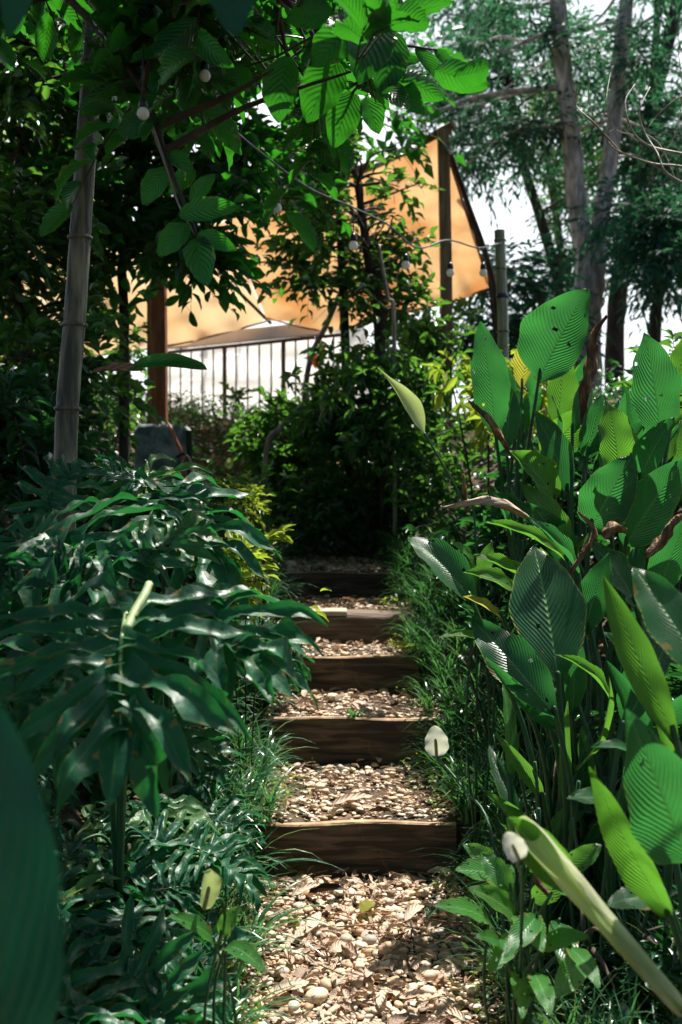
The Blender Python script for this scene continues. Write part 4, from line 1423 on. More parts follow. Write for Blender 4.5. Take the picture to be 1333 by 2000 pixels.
t1 = sheet('tarp', '', [P(862, 262, 8.75), P(800, 298, 9.0), P(690, 343, 9.5), P(560, 385, 10), P(440, 428, 10.5)],
           [P(958, 562, 9.6), P(880, 590, 9.7), P(780, 612, 10), P(640, 645, 10.6), P(522, 622, 11.2)], M['tarp'], sag=0.1, folds=0.035, nu=70, nv=30)
props(t1, 'orange tarp stretched tight from the ridge pole to the right timber post', 'tarp', 'orange tarps')
t2 = sheet('tarp', '', [P(442, 432, 10.6), P(300, 455, 10.8), P(100, 470, 11), P(-120, 475, 11.2)],
           [P(520, 628, 11.4), P(420, 655, 11.5), P(330, 675, 11.6), P(100, 705, 11.8), P(-120, 720, 12)], M['tarp_pale'], sag=0.12, folds=0.035, nu=70, nv=24)
props(t2, 'paler peach tarp hanging low on the left behind the dark trees', 'tarp', 'orange tarps')
for ob, edges in ((t1, ([P(862, 262, 8.75), P(800, 298, 9.0), P(690, 343, 9.5), P(560, 385, 10), P(440, 428, 10.5)], [P(958, 562, 9.6), P(880, 590, 9.7), P(780, 612, 10), P(640, 645, 10.6), P(522, 622, 11.2)],
                        [P(862, 262, 8.75), P(958, 562, 9.6)])), (t2, ([P(520, 628, 11.4), P(420, 655, 11.5), P(330, 675, 11.6), P(100, 705, 11.8), P(-120, 720, 12)],))):
    for e in edges:
        sp = spline(e, 12)
        link('hem', add_tube(MB(), [p - ob.location for p in sp], 0.011, 6).mesh('hem', M['post_warm']), ob)
for e in ([P(862, 262, 8.75), P(874, 250, 8.6)], [P(958, 562, 9.6), P(972, 566, 9.2)]):
    link('tie', add_tube(MB(), [p - t1.location for p in e], 0.006, 5).mesh('tie', M['black']), t1)
pole('tarp_spar', 'dark slanting spar where the two tarps meet above the railing', 'beam', [P(436, 540, 10.9), P(480, 583, 11.1), P(530, 632, 11.3)], 0.02, 0.02, M['dark_bark'], k=8)

cv = sheet('canvas_screen', '', [P(300, 680, 13.5), P(450, 655, 13.4), P(620, 632, 13.2), P(720, 640, 13.2)],
           [P(300, 870, 13.5), P(450, 870, 13.4), P(620, 860, 13.2), P(720, 860, 13.2)], M['canvas'], sag=0.0, folds=0.03)
props(cv, 'bright white canvas screen hanging behind the railing', 'screen')

# terrace slab under the railing
mb = MB()
add_box(mb, (-2.4, 10.8, 1.75), (0.4, 13.6, 2.17), 0.02)
o = link('terrace_slab', mb.mesh('terrace_slab', M['concrete'], (-1, 11, 1.75), False))
o.location = (-1, 11, 1.75)
props(o, 'low concrete terrace edge under the brown railing', 'terrace')


def railing():
    A = Vector((P(322, 690, 12.3).x, 12.3, 3.17))
    B = Vector((P(665, 650, 11.0).x, 11.0, 3.19))
    z0 = 2.18
    base = Vector((A.x, A.y, z0))
    r = thing('metal_railing', 'brown metal railing with thin upright bars in front of the white screen', 'railing', base)
    dirv = (B - A)
    mb = add_tube(MB(), [A, B], 0.022, 10)
    link('top_rail', mb.mesh('top_rail', M['metal'], base), r)
    a2, b2 = A.copy(), B.copy()
    a2.z = b2.z = z0 + 0.09
    link('bottom_rail', add_tube(MB(), [a2, b2], 0.015, 8).mesh('bottom_rail', M['metal'], base), r)
    n = 15
    for i in range(n):
        p = A + dirv * (i + 0.5) / n
        big = i in (5, 10)
        q = p.copy()
        q.z = z0 if big else z0 + 0.09
        m2 = add_tube(MB(), [q, p], 0.026 if big else 0.010, 8)
        link('rail_post' if big else 'bar', m2.mesh('bar', M['metal'], base), r)
    # pale board on top
    b = thing('capping_board', 'pale pink-white board running along above the railing', 'board', A + Vector((0, 0.05, 0.05)))
    ax = dirv.normalized()
    rot = Matrix.Rotation(math.atan2(ax.y, ax.x), 3, 'Z')
    mb = add_box(MB(), (-dirv.length * .45, -0.03, 0), (dirv.length * .45, 0.03, 0.15), 0.008, rot=rot)
    me = mb.mesh('board', M['white_paint'], (-dirv.x * .45, -dirv.y * .45, 0), False)
    link('board', me, b)
    for t in (0.1, 0.8):
        m3 = add_tube(MB(), [dirv * t + Vector((0, 0, -0.06)), dirv * t + Vector((0, 0, 0.03))], 0.012, 6)
        link('bracket', m3.mesh('bracket', M['metal']), b)


railing()
# red pennants beside the railing
for (px, py, lb) in [(627, 682, 'bright red cloth pennant hanging at the right end of the railing, upper one'), (614, 706, 'smaller red cloth pennant just under the upper one')]:
    p = P(px, py, 10.8)
    o = thing('pennant', lb, 'pennant', p, 'red pennants')
    v, f, uv = blade(0.17, 0.10, 8, 4, 0.3, 0.7, 0.05)
    link('cloth', MB().add(v, f, uv).mesh('cloth', M['red']), o, frame(Vector((0, 0, 0.09)), Vector((0.02, 0, -0.09)), Vector((0, -1, 0))))
    link('cord', add_tube(MB(), [Vector((0, 0, 0.09)), Vector((0.01, 0.05, 0.28))], 0.003, 5).mesh('cord', M['black']), o)

# concrete block with hoses
c = gp(320, 940, 7.3)
zt_ = P(320, 832, 7.3).z
w = 0.185
mb = add_box(MB(), (c.x - w, c.y - 0.16, c.z - 0.05), (c.x + w, c.y + 0.2, zt_), 0.03, nseg=(6, 1, 1), jit=0.006)
blk = link('concrete_block', mb.mesh('concrete_block', M['concrete'], c))
blk.location = c
props(blk, 'grey-blue mossy concrete block on the left bank at the foot of the reddish post', 'block')
y0 = 7.08
h = thing('garden_hose', 'orange rubber hose looped down over the concrete block, tied with a black strap', 'hose', P(330, 825, y0))
hp = spline([P(322, 824, 7.25), P(334, 836, 7.15), P(345, 862, 7.08), P(356, 890, 7.05), P(357, 940, 7.05)], 7)
link('hose_body', add_tube(MB(), hp, 0.014, 10).mesh('hose_body', M['hose'], h.location), h)
hp = spline([P(357, 905, 7.04), P(362, 890, 7.02), P(372, 900, 7.0), P(378, 945, 7.0)], 7)
link('hose_tail', add_tube(MB(), hp, 0.009, 8).mesh('hose_tail', M['hose_pale'], h.location), h)
hp = spline([P(345, 893, 7.03), P(358, 886, 7.01), P(368, 893, 7.03)], 5)
link('strap', add_tube(MB(), hp, 0.010, 8).mesh('strap', M['black'], h.location), h)
tg = thing('tag', 'small white plastic tag on top of the concrete block', 'tag', P(322, 826, 7.2))
v, f, uv = blade(0.045, 0.035, 8, 6, 0.1, 0.3, a=1.0, b=0.4)
link('tag_plate', MB().add(v, f, uv).mesh('tag_plate', M['petal']), tg, frame(Vector((0, 0, -0.02)), Vector((0, 0, 0.025)), Vector((0, -1, 0.2))))

# bulb strings
def string_lights(label, cable_pts, bulbs, rb=0.026, cr=0.0055):
    base = Vector(cable_pts[0])
    r = thing('string_lights', label, 'string lights', base, 'bulb strings over the path')
    link('cable', add_tube(MB(), spline(cable_pts, 8), cr, 8).mesh('cable', M['cable'], base), r)
    for (px, py, d, ytop) in bulbs:
        c = P(px, py, d)
        top = P(px, ytop, d)
        b = link('bulb', lathe([(0.0, -rb), (rb * .5, -rb * .87), (rb * .87, -rb * .5), (rb, 0), (rb * .87, rb * .5), (rb * .62, rb * .85), (rb * .5, rb * 1.1)], M['bulb'], 20), r)
        b.location = c - base
        s = link('socket', lathe([(rb * .55, rb * .8), (rb * .75, rb * .95), (rb * .72, rb * 1.9), (rb * .5, rb * 2.3), (rb * .2, rb * 2.6), (0.0, rb * 2.62)], M['black'], 16), b)
        link('lead', add_tube(MB(), [Vector((0, 0, rb * 2.5)), top - c], 0.0028, 6).mesh('lead', M['black']), b)


def lathe(prof, mat, k=16):
    vs, fs = [], []
    for (r, z) in prof:
        for j in range(k):
            a = 6.28318 * j / k
            vs.append((max(r, 1e-4) * math.cos(a), max(r, 1e-4) * math.sin(a), z))
    for i in range(len(prof) - 1):
        for j in range(k):
            fs.append((i * k + j, i * k + (j + 1) % k, (i + 1) * k + (j + 1) % k, (i + 1) * k + j))
    return MB().add(vs, fs).mesh('lathe', mat)


string_lights('black cable with white globe bulbs hanging from the leaves to the bamboo post',
              [P(430, 230, 4.6), P(500, 290, 4.9), P(600, 365, 5.2), P(690, 405, 5.5), P(760, 440, 5.9), P(815, 484, 6.1), P(875, 469, 6.4), P(935, 484, 6.7), P(980, 474, 6.95)],
              [(541, 407, 4.95, 322), (691, 480, 5.4, 405), (793, 518, 5.95, 468), (880, 533, 6.45, 470), (944, 533, 6.7, 483)])
string_lights('thin cable with two blurred bulbs high among the dark leaves at upper left',
              [P(60, 20, 3.5), P(240, 75, 3.4), P(400, 110, 3.3), P(560, 70, 3.3), P(700, 120, 3.5)], [(280, 222, 2.45, 90), (401, 148, 2.6, 108)], 0.015, 0.003)


# ------------------------------------------------------------------ ginger / calathea clumps on the right
def V(*a):
    return Vector(a)


FACE = V(0, -1, 0.35)


def ginger(label, px, d, leaves, group='broad-leaved ginger plants on the right'):
    root = gp(px, 1400, d, -.02)
    r = thing('ginger_plant', label, 'plant', root, group)
    for lf in leaves:
        (bx, by, bd), (tx, ty, td), wpx, nrm, mk = lf[:5]
        kw = dict(n=30, m=14, bend=random.uniform(.3, .8), curl=random.uniform(.4, .8), wave=random.uniform(.02, .06))
        lb = None
        if len(lf) > 5:
            kw.update(lf[5])
            lb = kw.pop('label', None)
        b, t = P(bx, by, bd), P(tx, ty, td)
        W = wpx / FPX * (bd + td) / 2 * (0.86 if wpx < 140 else 0.97)
        kw.setdefault('a', random.uniform(.72, .95))
        kw.setdefault('b', random.uniform(.8, 1.05))
        kw.setdefault('tears', random.choice((0, .004, .012)))
        sx = root + V(random.uniform(-.07, .07), random.uniform(-.07, .07), 0)
        leaf_obj(r, b, t, Vector(nrm), W, M[mk], sx, 0.0065, None, lb, ph=random.random() * 6, seed=int(bx), **kw)
    return r


ginger('tall ginger plant at the back with an upright leaf topped by a ragged edge', 1060, 4.2, [
    ((1052, 745, 4.2), (1150, 562, 4.1), 150, (-.5, -1, .1), 'calathea', dict(curl=0.7, bend=0.3, asym=-.12, wave=0.04, label='tallest upright leaf with a ragged browned edge')),
    ((968, 845, 4.1), (938, 628, 4.0), 92, (.1, -1, .15), 'calathea', dict(bend=0.35, curl=0.35, tears=0.012, a=.8)),
    ((1088, 830, 4.5), (1100, 675, 4.5), 80, (.3, -1, .2), 'calathea_light', dict(bend=0.3)),
    ((1020, 760, 4.4), (1045, 640, 4.4), 60, (-.7, -1, .1), 'calathea_yellow', dict(curl=1.1)),
    ((1060, 900, 4.3), (1150, 790, 4.2), 90, (.2, -1, .5), 'calathea_light', dict(curl=0.8)),
    ((1110, 965, 4.0), (1043, 800, 4.0), 85, (.4, -1, .2), 'calathea', dict(curl=0.6)),
    ((1085, 985, 3.9), (995, 880, 3.8), 100, (.2, -1, .6), 'calathea_light', dict(curl=0.9, bend=0.8)),
    ((990, 880, 4.2), (1000, 760, 4.3), 60, (-.3, -1, .1), 'calathea', {}),
    ((1000, 1050, 4.0), (945, 945, 3.9), 50, (.3, -.6, .8), 'calathea', dict(curl=.8)),
    ((1070, 1060, 3.9), (960, 960, 3.8), 60, (-.2, -.6, .8), 'calathea', dict(curl=.7)),
])
ginger('ginger plant at the right edge with stacked upright glowing leaves', 1240, 3.7, [
    ((1290, 860, 3.7), (1258, 648, 3.6), 125, (.15, -1, .1), 'calathea', dict(bend=.3, curl=.3, tears=0.01)),
    ((1208, 935, 3.6), (1183, 780, 3.6), 95, (.2, -1, .2), 'calathea_light', dict(curl=.5)),
    ((1155, 1030, 3.5), (1237, 888, 3.4), 125, (-.1, -1, .4), 'calathea', dict(curl=.5, label='broad glowing leaf crossed by a dark shadow band')),
    ((1222, 1065, 3.5), (1345, 890, 3.3), 120, (-.4, -1, .3), 'calathea', dict(curl=.6)),
    ((1250, 940, 3.6), (1318, 815, 3.5), 85, (-.5, -1, .5), 'calathea', dict(curl=.9, bend=.8)),
    ((1300, 960, 3.4), (1330, 820, 3.4), 70, (.6, -1, .1), 'calathea_light', dict(curl=.9)),
    ((1190, 1010, 3.8), (1170, 830, 3.8), 80, (.3, -1, .1), 'calathea', {}),
    ((1320, 780, 3.9), (1345, 650, 3.9), 60, (-.8, -1, 0), 'calathea_light', {}),
    ((1140, 900, 4.0), (1175, 770, 4.0), 80, (.3, -1, .1), 'calathea', {}),
    ((1290, 1150, 3.2), (1350, 1000, 3.1), 90, (-.5, -1, .5), 'calathea', {}),
    ((1240, 1180, 3.4), (1150, 1060, 3.3), 90, (.4, -1, .6), 'calathea', {}),
])
ginger('ginger plant in the middle with large glossy dark leaves ribbed like corrugated paper', 1085, 3.0, [
    ((1092, 1335, 2.85), (1043, 1066, 3.15), 150, (-.1, -1, .7), 'calathea', dict(n=34, m=16, curl=.42, bend=.45, wave=.012, a=.9, label='large oval dark leaf with a pale midrib, seen full face')),
    ((1087, 1400, 2.75), (920, 1208, 2.95), 112, (-.35, -1, .9), 'calathea', dict(n=34, m=14, curl=.65, bend=.5, label='silvery leaf slanting to the left below the large oval one')),
    ((925, 1180, 3.0), (798, 1048, 3.2), 100, (.1, -1, 1), 'calathea', dict(n=30, m=14, curl=.8, bend=.6, label='glossy leaf reaching furthest left over the path')),
    ((1020, 1170, 3.1), (905, 1118, 3.0), 60, (.1, -.8, 1), 'calathea_light', dict(curl=.9, bend=.8)),
    ((1040, 1150, 3.2), (925, 1085, 3.1), 52, (.3, -.8, 1), 'calathea_light', dict(curl=1.1)),
    ((955, 1260, 3.0), (858, 1245, 2.9), 32, (0, -.6, 1), 'calathea_light', dict(curl=.8, bend=.8)),
    ((1195, 1385, 2.9), (1085, 1278, 2.8), 50, (.1, -.7, 1), 'calathea_light', dict(curl=1.0, bend=1.0)),
    ((985, 1215, 3.0), (905, 1165, 2.95), 38, (0, -.6, 1), 'calathea_yellow', dict(curl=1.2)),
    ((1110, 1100, 3.3), (945, 1020, 3.2), 50, (0, -.7, 1), 'calathea_light', dict(curl=1.1, bend=.7)),
    ((1130, 1120, 3.2), (1030, 1010, 3.1), 70, (.2, -.7, 1), 'calathea', dict(curl=.9)),
    ((1140, 1240, 3.2), (1190, 1080, 3.2), 80, (-.3, -1, .5), 'calathea', {}),
])
ginger('near ginger plant with half-folded leaves leaning out of the right edge', 1350, 2.1, [
    ((1322, 1450, 2.0), (1178, 1125, 2.15), 88, (-.6, -1, .6), 'calathea_light', dict(n=34, m=14, curl=1.2, bend=.5, wave=.02, label='long folded pale leaf twisted lengthwise')),
    ((1390, 1340, 1.8), (1238, 1108, 2.0), 120, (-.4, -1, 1), 'calathea', dict(curl=.6, bend=.4)),
    ((1345, 1690, 1.9), (1225, 1385, 1.8), 170, (-.2, -1, .2), 'calathea', dict(n=30, m=14, curl=.5, bend=.5)),
    ((1310, 1790, 2.0), (1152, 1497, 1.95), 95, (-.6, -1, .2), 'calathea_light', dict(n=30, m=14, curl=.9, bend=.5, label='yellow-green arched leaf beside the dark one')),
    ((1290, 1335, 2.3), (1180, 1235, 2.3), 65, (.1, -1, .6), 'calathea', {}),
    ((1190, 1575, 2.3), (1108, 1560, 2.2), 46, (.1, -.8, .9), 'calathea', dict(curl=.4, bend=.9)),
    ((1300, 1750, 2.1), (1180, 1770, 2.0), 70, (0, -.8, .9), 'calathea', {}),
    ((1360, 1290, 2.2), (1255, 1200, 2.1), 40, (-.5, -1, .5), 'calathea_yellow', dict(curl=1.0)),
    ((1250, 1490, 2.4), (1155, 1460, 2.3), 36, (0, -.6, 1), 'calathea', dict(curl=1.0, bend=1.0)),
])
# rolled leaf stalk, bottom right
rl = thing('rolled_leaf', 'long pale rolled ginger leaf slanting across the lower right, open at its tip', 'leaf', gp(1420, 2000, 1.75, 0))
b, t = P(1345, 1985, 1.65), P(1012, 1598, 1.87)
v, f, uv = blade((t - b).length, 0.118, 40, 16, 0.22, 2.7, 0.015, a=0.9, b=0.3)
mw = frame(b, t, V(-.5, -1, .6))
mw.translation = b - rl.location
link('leaf_blade', MB().add(v, f, uv).mesh('leaf_blade', M['roll']), rl, mw)
link('stem', add_tube(MB(), spline([V(0, 0, 0), (b - rl.location) * .5, b - rl.location + (t - b) * 0.03], 6), 0.012, 8).mesh('stem', M['stem']), rl)
leaf_obj(rl, P(1120, 1740, 1.82), P(992, 1596, 1.86), V(-.5, -1, .9), 0.085, M['calathea_light'], n=18, m=10, curl=0.9, bend=.4)


def dead(label, pts, r0, r1, mat='dead'):
    pts = [Vector(p) for p in pts]
    sp = spline(pts, 9)
    mb = MB()
    rad = [max(.0015, (r0 * math.sin(math.pi * min(1, (i + 2) / (len(sp) + 2)) ** .8) + r1) * (1 + .12 * math.sin(i * 0.9))) for i in range(len(sp))]
    v, q, t, uv = tube(sp, rad, 9)
    ctr = np.repeat(np.array([p[:] for p in sp]), 9, 0)
    kk = np.arange(len(ctr))
    v[:len(ctr)] = ctr + (v[:len(ctr)] - ctr) * (0.75 + 0.45 * np.sin((kk % 9) * 2.1 + (kk // 9) * 0.25))[:, None]
    base = mb.n
    mb.add(v, q, uv)
    mb.f.append(np.array(t) + base)
    o = link('withered_leaf', mb.mesh('withered_leaf', M[mat], pts[0]))
    o.location = pts[0]
    return props(o, label, 'leaf', 'withered leaves in the ginger clump')


dead('upright rolled dead brown leaf beside the tallest ginger leaf', [P(1140, 830, 4.0), P(1145, 760, 4.0), P(1155, 700, 4.0), P(1160, 660, 4.0), P(1186, 616, 3.95)], 0.022, 0.004)
dead('curled straw-brown dead leaf hanging at the left of the ginger clump', [P(998, 885, 3.95), P(970, 840, 3.9), P(940, 805, 3.9), P(915, 782, 3.9)], 0.012, 0.003)
dead('pale dry leaf lying level across the ginger stems', [P(1030, 1010, 3.5), P(985, 985, 3.4), P(930, 980, 3.4), P(862, 992, 3.35)], 0.014, 0.003, 'dry')
dead('twisted dry stalk crossing above the large oval leaf', [P(1110, 1125, 3.1), P(1145, 1075, 3.1), P(1160, 1035, 3.1), P(1130, 1000, 3.1)], 0.008, 0.003)
dead('shrivelled brown leaf at the right edge of the ginger clump', [P(1262, 1088, 3.0), P(1290, 1060, 3.0), P(1308, 1030, 3.0), P(1340, 1000, 3.0)], 0.014, 0.004)
dead('small crumpled brown leaf among the ginger leaf bases', [P(1180, 1050, 3.2), P(1200, 1030, 3.2), P(1225, 1035, 3.2)], 0.016, 0.004)
dead('little reddish dead leaf sticking up behind the second lily flower', [P(1075, 1750, 2.3), P(1050, 1720, 2.3), P(1040, 1678, 2.3)], 0.006, 0.002)
dead('thin dead leaf standing above the level dry leaf', [P(915, 1000, 3.6), P(908, 960, 3.6), P(905, 925, 3.6)], 0.009, 0.002)


# filler ginger plants: more leaves low and behind
def ginger_fill(label, px, d, py0, py1, n, spread=120, wr=(50, 85), mats=('calathea', 'calathea', 'calathea_light')):
    L = []
    for _ in range(n):
        bx, by = px + random.uniform(-spread, spread), random.uniform(py0, py1)
        a = random.uniform(-0.9, 0.9)
        ln = random.uniform(110, 190) * 3.4 / d
        L.append(((bx, by, d + random.uniform(-.2, .2)), (bx + math.sin(a) * ln, by - math.cos(a) * ln, d + random.uniform(-.35, .2)), random.uniform(*wr) * 3.4 / d,
                  (random.uniform(-.6, .6), -1, random.uniform(.1, .7)), random.choice(mats), dict(n=16, m=8, curl=random.uniform(.3, 1), bend=random.uniform(.3, .9))))
    return ginger(label, px, d, L)


ginger_fill('shaded ginger plant behind the large oval leaf, low in the clump', 1180, 3.7, 1050, 1300, 13)
ginger_fill('ginger plant at the back right, its leaves showing between the upright ones', 1290, 4.4, 820, 1050, 12, 110)
ginger_fill('back ginger plant between the tall leaf and the grey bamboo post', 1080, 4.9, 780, 960, 11, 110)
ginger_fill('deep green ginger plant low in the shade between the oval and the folded leaf', 1170, 3.1, 1380, 1620, 11, 120, (34, 58), ('calathea', 'calathea', 'lily'))
ginger_fill('small shaded ginger shoots among the bare stems right of the white flower', 1060, 2.9, 1480, 1680, 8, 80, (26, 42), ('lily', 'calathea'))
ginger_fill('crowded narrow ginger leaves rising between the tallest leaf and the right edge', 1170, 4.1, 760, 930, 9, 110, (40, 62))
ginger_fill('low ginger plant under the folded pale leaf near the right edge', 1260, 2.7, 1350, 1650, 6, 70, (36, 60))


# thin upright stems below the clump
def stems(label, px0, px1, d0, d1, n):
    root = gp((px0 + px1) / 2, 1500, (d0 + d1) / 2)
    mb = MB()
    for _ in range(n):
        px, d = random.uniform(px0, px1), random.uniform(d0, d1)
        g = gp(px, 1500, d, -.02)
        h = random.uniform(.3, .7)
        add_tube(mb, spline([g, g + V(random.uniform(-.05, .05), 0, h * .5), g + V(random.uniform(-.1, .1), random.uniform(-.05, .05), h)], 5), random.uniform(.003, .006), 6, random.random())
    o = link('reeds', mb.mesh('reeds', M['stem'], root))
    o.location = root
    props(o, label, 'stems', kind='stuff')


stems('bare green stems standing in the shade under the ginger leaves', 1000, 1350, 2.6, 3.9, 34)


# ------------------------------------------------------------------ peace lilies
def lily_flower(r, c, size, stem_pts, nrm=V(-.05, -1, .25), tilt=0.1, mat='petal', closed=0.6):
    up = V(tilt, 0, 1).normalized()
    b = c - up * size * .5
    t = c + up * size * .5
    base = r.location
    v, f, uv = blade(size, size * .80, 24, 14, 0.45, closed, 0.03, a=.78, b=.68, asym=.06)
    mw = frame(b, t, nrm)
    mw.translation = b - base
    sp = link('flower', MB().add(v, f, uv).mesh('flower', M[mat]), r, mw)
    pts = [Vector((0, 0, 0)), Vector((0, size * .25, size * .05)), Vector((0, size * .58, size * .09))]
    link('spadix', add_tube(MB(), spline(pts, 6), [size * .028] + [size * .055] * 10 + [size * .05, size * .03], 10).mesh('spadix', M['spadix']), sp)
    pts = spline([b] + [Vector(p) for p in stem_pts], 7)
    link('stem', add_tube(MB(), [p - base for p in pts], lerp_r(0.0028, 0.0045, len(pts)), 7).mesh('stem', M['stem']), r)


def lily_plant(label, px, d, leaves, flowers):
    root = gp(px, 1900, d, -.01)
    r = thing('peace_lily', label, 'plant', root, 'peace lilies')
    for (bx, by, bd), (tx, ty, td), wpx, nrm, mk, kw in leaves:
        k = dict(n=24, m=12, bend=.7, curl=.45, wave=.035, tears=0.02)
        k.update(kw)
        leaf_obj(r, P(bx, by, bd), P(tx, ty, td), Vector(nrm), wpx / FPX * bd, M[mk], root + V(random.uniform(-.03, .03), random.uniform(-.03, .03), 0), 0.003, ph=random.random() * 6, seed=int(bx + by), **k)
    for c, size, st, kw in flowers:
        lily_flower(r, c, size, st + [root], **kw)
    return r


lily_plant('peace lily at lower right with hole-bitten leaves and two white flowers', 1010, 2.4, [
    ((965, 1812, 2.3), (848, 1770, 2.15), 50, (0, -.7, 1), 'lily', dict(tears=.03)),
    ((985, 1720, 2.4), (890, 1700, 2.3), 60, (.1, -.8, 1), 'lily', dict(tears=.04)),
    ((1010, 1800, 2.3), (915, 1735, 2.2), 52, (-.1, -.8, .9), 'calathea_light', dict(tears=.02)),
    ((1015, 1790, 2.3), (1060, 1860, 2.1), 55, (0, -1, .6), 'lily', {}),
    ((1090, 1800, 2.3), (1105, 1905, 2.15), 55, (.1, -1, .6), 'lily', {}),
    ((1130, 1880, 2.2), (1080, 1950, 2.05), 50, (0, -1, .7), 'lily', {}),
    ((1010, 1830, 2.25), (955, 1900, 2.1), 40, (-.2, -1, .6), 'lily', {}),
    ((1030, 1700, 2.4), (1090, 1640, 2.4), 45, (.2, -1, .7), 'lily', {}),
    ((1040, 1760, 2.4), (1120, 1700, 2.35), 45, (.3, -1, .7), 'lily', {}),
    ((1010, 1900, 2.2), (1020, 1990, 2.0), 38, (0, -1, .6), 'lily', {}),
    ((975, 1700, 2.5), (905, 1650, 2.5), 40, (0, -1, .9), 'lily', {}),
    ((1060, 1850, 2.2), (1150, 1830, 2.1), 42, (.2, -.9, .8), 'lily', {}),
    ((1000, 1740, 2.3), (940, 1665, 2.35), 44, (-.2, -1, .8), 'lily', {}),
    ((1100, 1700, 2.3), (1175, 1650, 2.3), 40, (.3, -1, .7), 'lily', {}),
    ((1080, 1740, 2.25), (1150, 1770, 2.1), 46, (.2, -1, .8), 'lily', {}),
    ((1050, 1790, 2.2), (985, 1870, 2.05), 46, (-.1, -1, .8), 'lily', {}),
    ((1110, 1850, 2.2), (1170, 1930, 2.05), 40, (.2, -1, .7), 'lily', {}),
    ((980, 1850, 2.2), (930, 1830, 2.1), 34, (-.2, -1, .9), 'lily', {}),
    ((960, 1760, 2.35), (1000, 1690, 2.4), 44, (.1, -1, .8), 'lily', {}),
    ((1040, 1900, 2.1), (1075, 1985, 1.95), 40, (.1, -1, .7), 'lily', {}),
], [
    (P(851, 1447, 2.95), 0.092, [P(905, 1540, 2.8), P(965, 1650, 2.6)], dict(tilt=-.08)),
    (P(1002, 1652, 1.70), 0.052, [P(1012, 1690, 1.8), P(1020, 1760, 2.0)], dict(tilt=-.5, closed=.8)),
])
lily_plant('lone peace lily high on the right with a drooping green-white flower on a long stem', 935, 3.6, [
    ((930, 1110, 3.6), (880, 1060, 3.5), 30, (0, -.8, .8), 'lily', {}),
    ((935, 1130, 3.6), (960, 1060, 3.6), 30, (.2, -.8, .8), 'lily', {}),
    ((930, 1150, 3.6), (900, 1090, 3.5), 26, (-.2, -.8, .8), 'lily', {})],
    [])
r = thing('lily_bloom', 'long narrow green-white lily spathe hanging on a thin stem above the dark shrubs', 'flower', gp(930, 1100, 3.6))
v, f, uv = blade((P(830, 848, 3.6) - P(738, 718, 3.6)).length, 0.09, 26, 10, 0.5, 1.0, 0.01, a=1.5, b=1.2)
mw = frame(P(738, 718, 3.6), P(830, 848, 3.6), V(.5, -1, .5))
mw.translation = mw.translation - r.location
link('flower', MB().add(v, f, uv).mesh('flower', M['petal_green']), r, mw)
link('stem', add_tube(MB(), [p - r.location for p in spline([P(829, 845, 3.6), P(855, 890, 3.6), P(900, 970, 3.6), P(930, 1060, 3.6), r.location], 7)], 0.004, 7).mesh('stem', M['stem']), r)

lily_plant('peace lily at lower left with a closed pale green bud', 430, 2.3, [
    ((420, 1840, 2.2), (330, 1790, 2.1), 40, (0, -.8, 1), 'lily', {}),
    ((440, 1850, 2.2), (520, 1900, 2.0), 40, (.1, -.8, 1), 'lily', {}),
    ((430, 1830, 2.2), (470, 1770, 2.2), 34, (0, -.8, 1), 'lily', {})],
    [(P(406, 1738, 2.15), 0.088, [P(440, 1790, 2.2)], dict(tilt=.2, mat='petal_green', closed=1.5, nrm=V(.3, 1, .2)))])
small = []
for i, (px, py, lb) in enumerate([(448, 905, 'small pale lily bloom seen left of centre in the shade, near the concrete block'), (479, 862, 'yellowish small lily bloom below the railing'),
                                  (610, 893, 'small cream bloom in the middle of the dark shrubs'), (536, 870, 'little white bloom between the two leaning sticks'), (652, 856, 'white bloom right of the leaning sticks in the shade')]):
    r = thing('lily_bloom', lb, 'flower', gp(px, py, 7.8), 'small lily blooms in the shade')
    c = P(px, py, 7.8)
    lily_flower(r, c, 0.085, [c.lerp(r.location, .5) + V(.02, 0, 0), r.location], mat='petal' if i % 2 else 'petal_green')

# ------------------------------------------------------------------ lobed philodendrons on the left
def philo_plant(label, root, leaves, group='lobed philodendrons on the left bank'):
    r = thing('philodendron', label, 'plant', root, group)
    mb = add_tube(MB(), spline([V(0, 0, -.03), V(.02, 0, .08), V(0, .01, .2)], 5), [.022] * 11, 8)
    link('trunk', mb.mesh('trunk', M['dark_bark']), r)
    for lf in leaves:
        lf = list(lf)
        philo_leaf(r, lf[0], lf[1], lf[2], Vector(root) + V(0, 0, .12), *lf[3:])
    return r


philo_plant('big philodendron in the left middle whose lobed leaf shows a thick pale stalk', gp(230, 1500, 2.7), [
    (P(262, 1190, 2.1), P(225, 1400, 1.80), V(.15, -.85, .75), 1, True, .86, 'huge dark lobed leaf spread towards the viewer'),
    (P(330, 1180, 2.25), P(560, 1265, 2.0), V(.0, -.5, 1), 2, False, .72),
    (P(200, 1240, 2.25), P(20, 1330, 2.0), V(0, -.6, 1), 3, False, .75),
    (P(260, 1120, 2.5), P(400, 1000, 2.6), V(0, -.7, 1), 4),
    (P(180, 1180, 2.4), P(60, 1060, 2.4), V(0, -.8, .8), 5),
])
_pl = [o for o in COL.objects if o.name.startswith('philodendron')][-1]
sp = spline([P(292, 1140, 2.16), P(284, 1160, 2.13), P(264, 1195, 2.08), P(247, 1232, 2.03)], 5)
link('stalk', add_tube(MB(), [p - _pl.location for p in sp], lerp_r(.0085, .011, len(sp)), 8).mesh('stalk', M['pale_stem']), _pl)['label'] = 'thick pale leaf stalk'
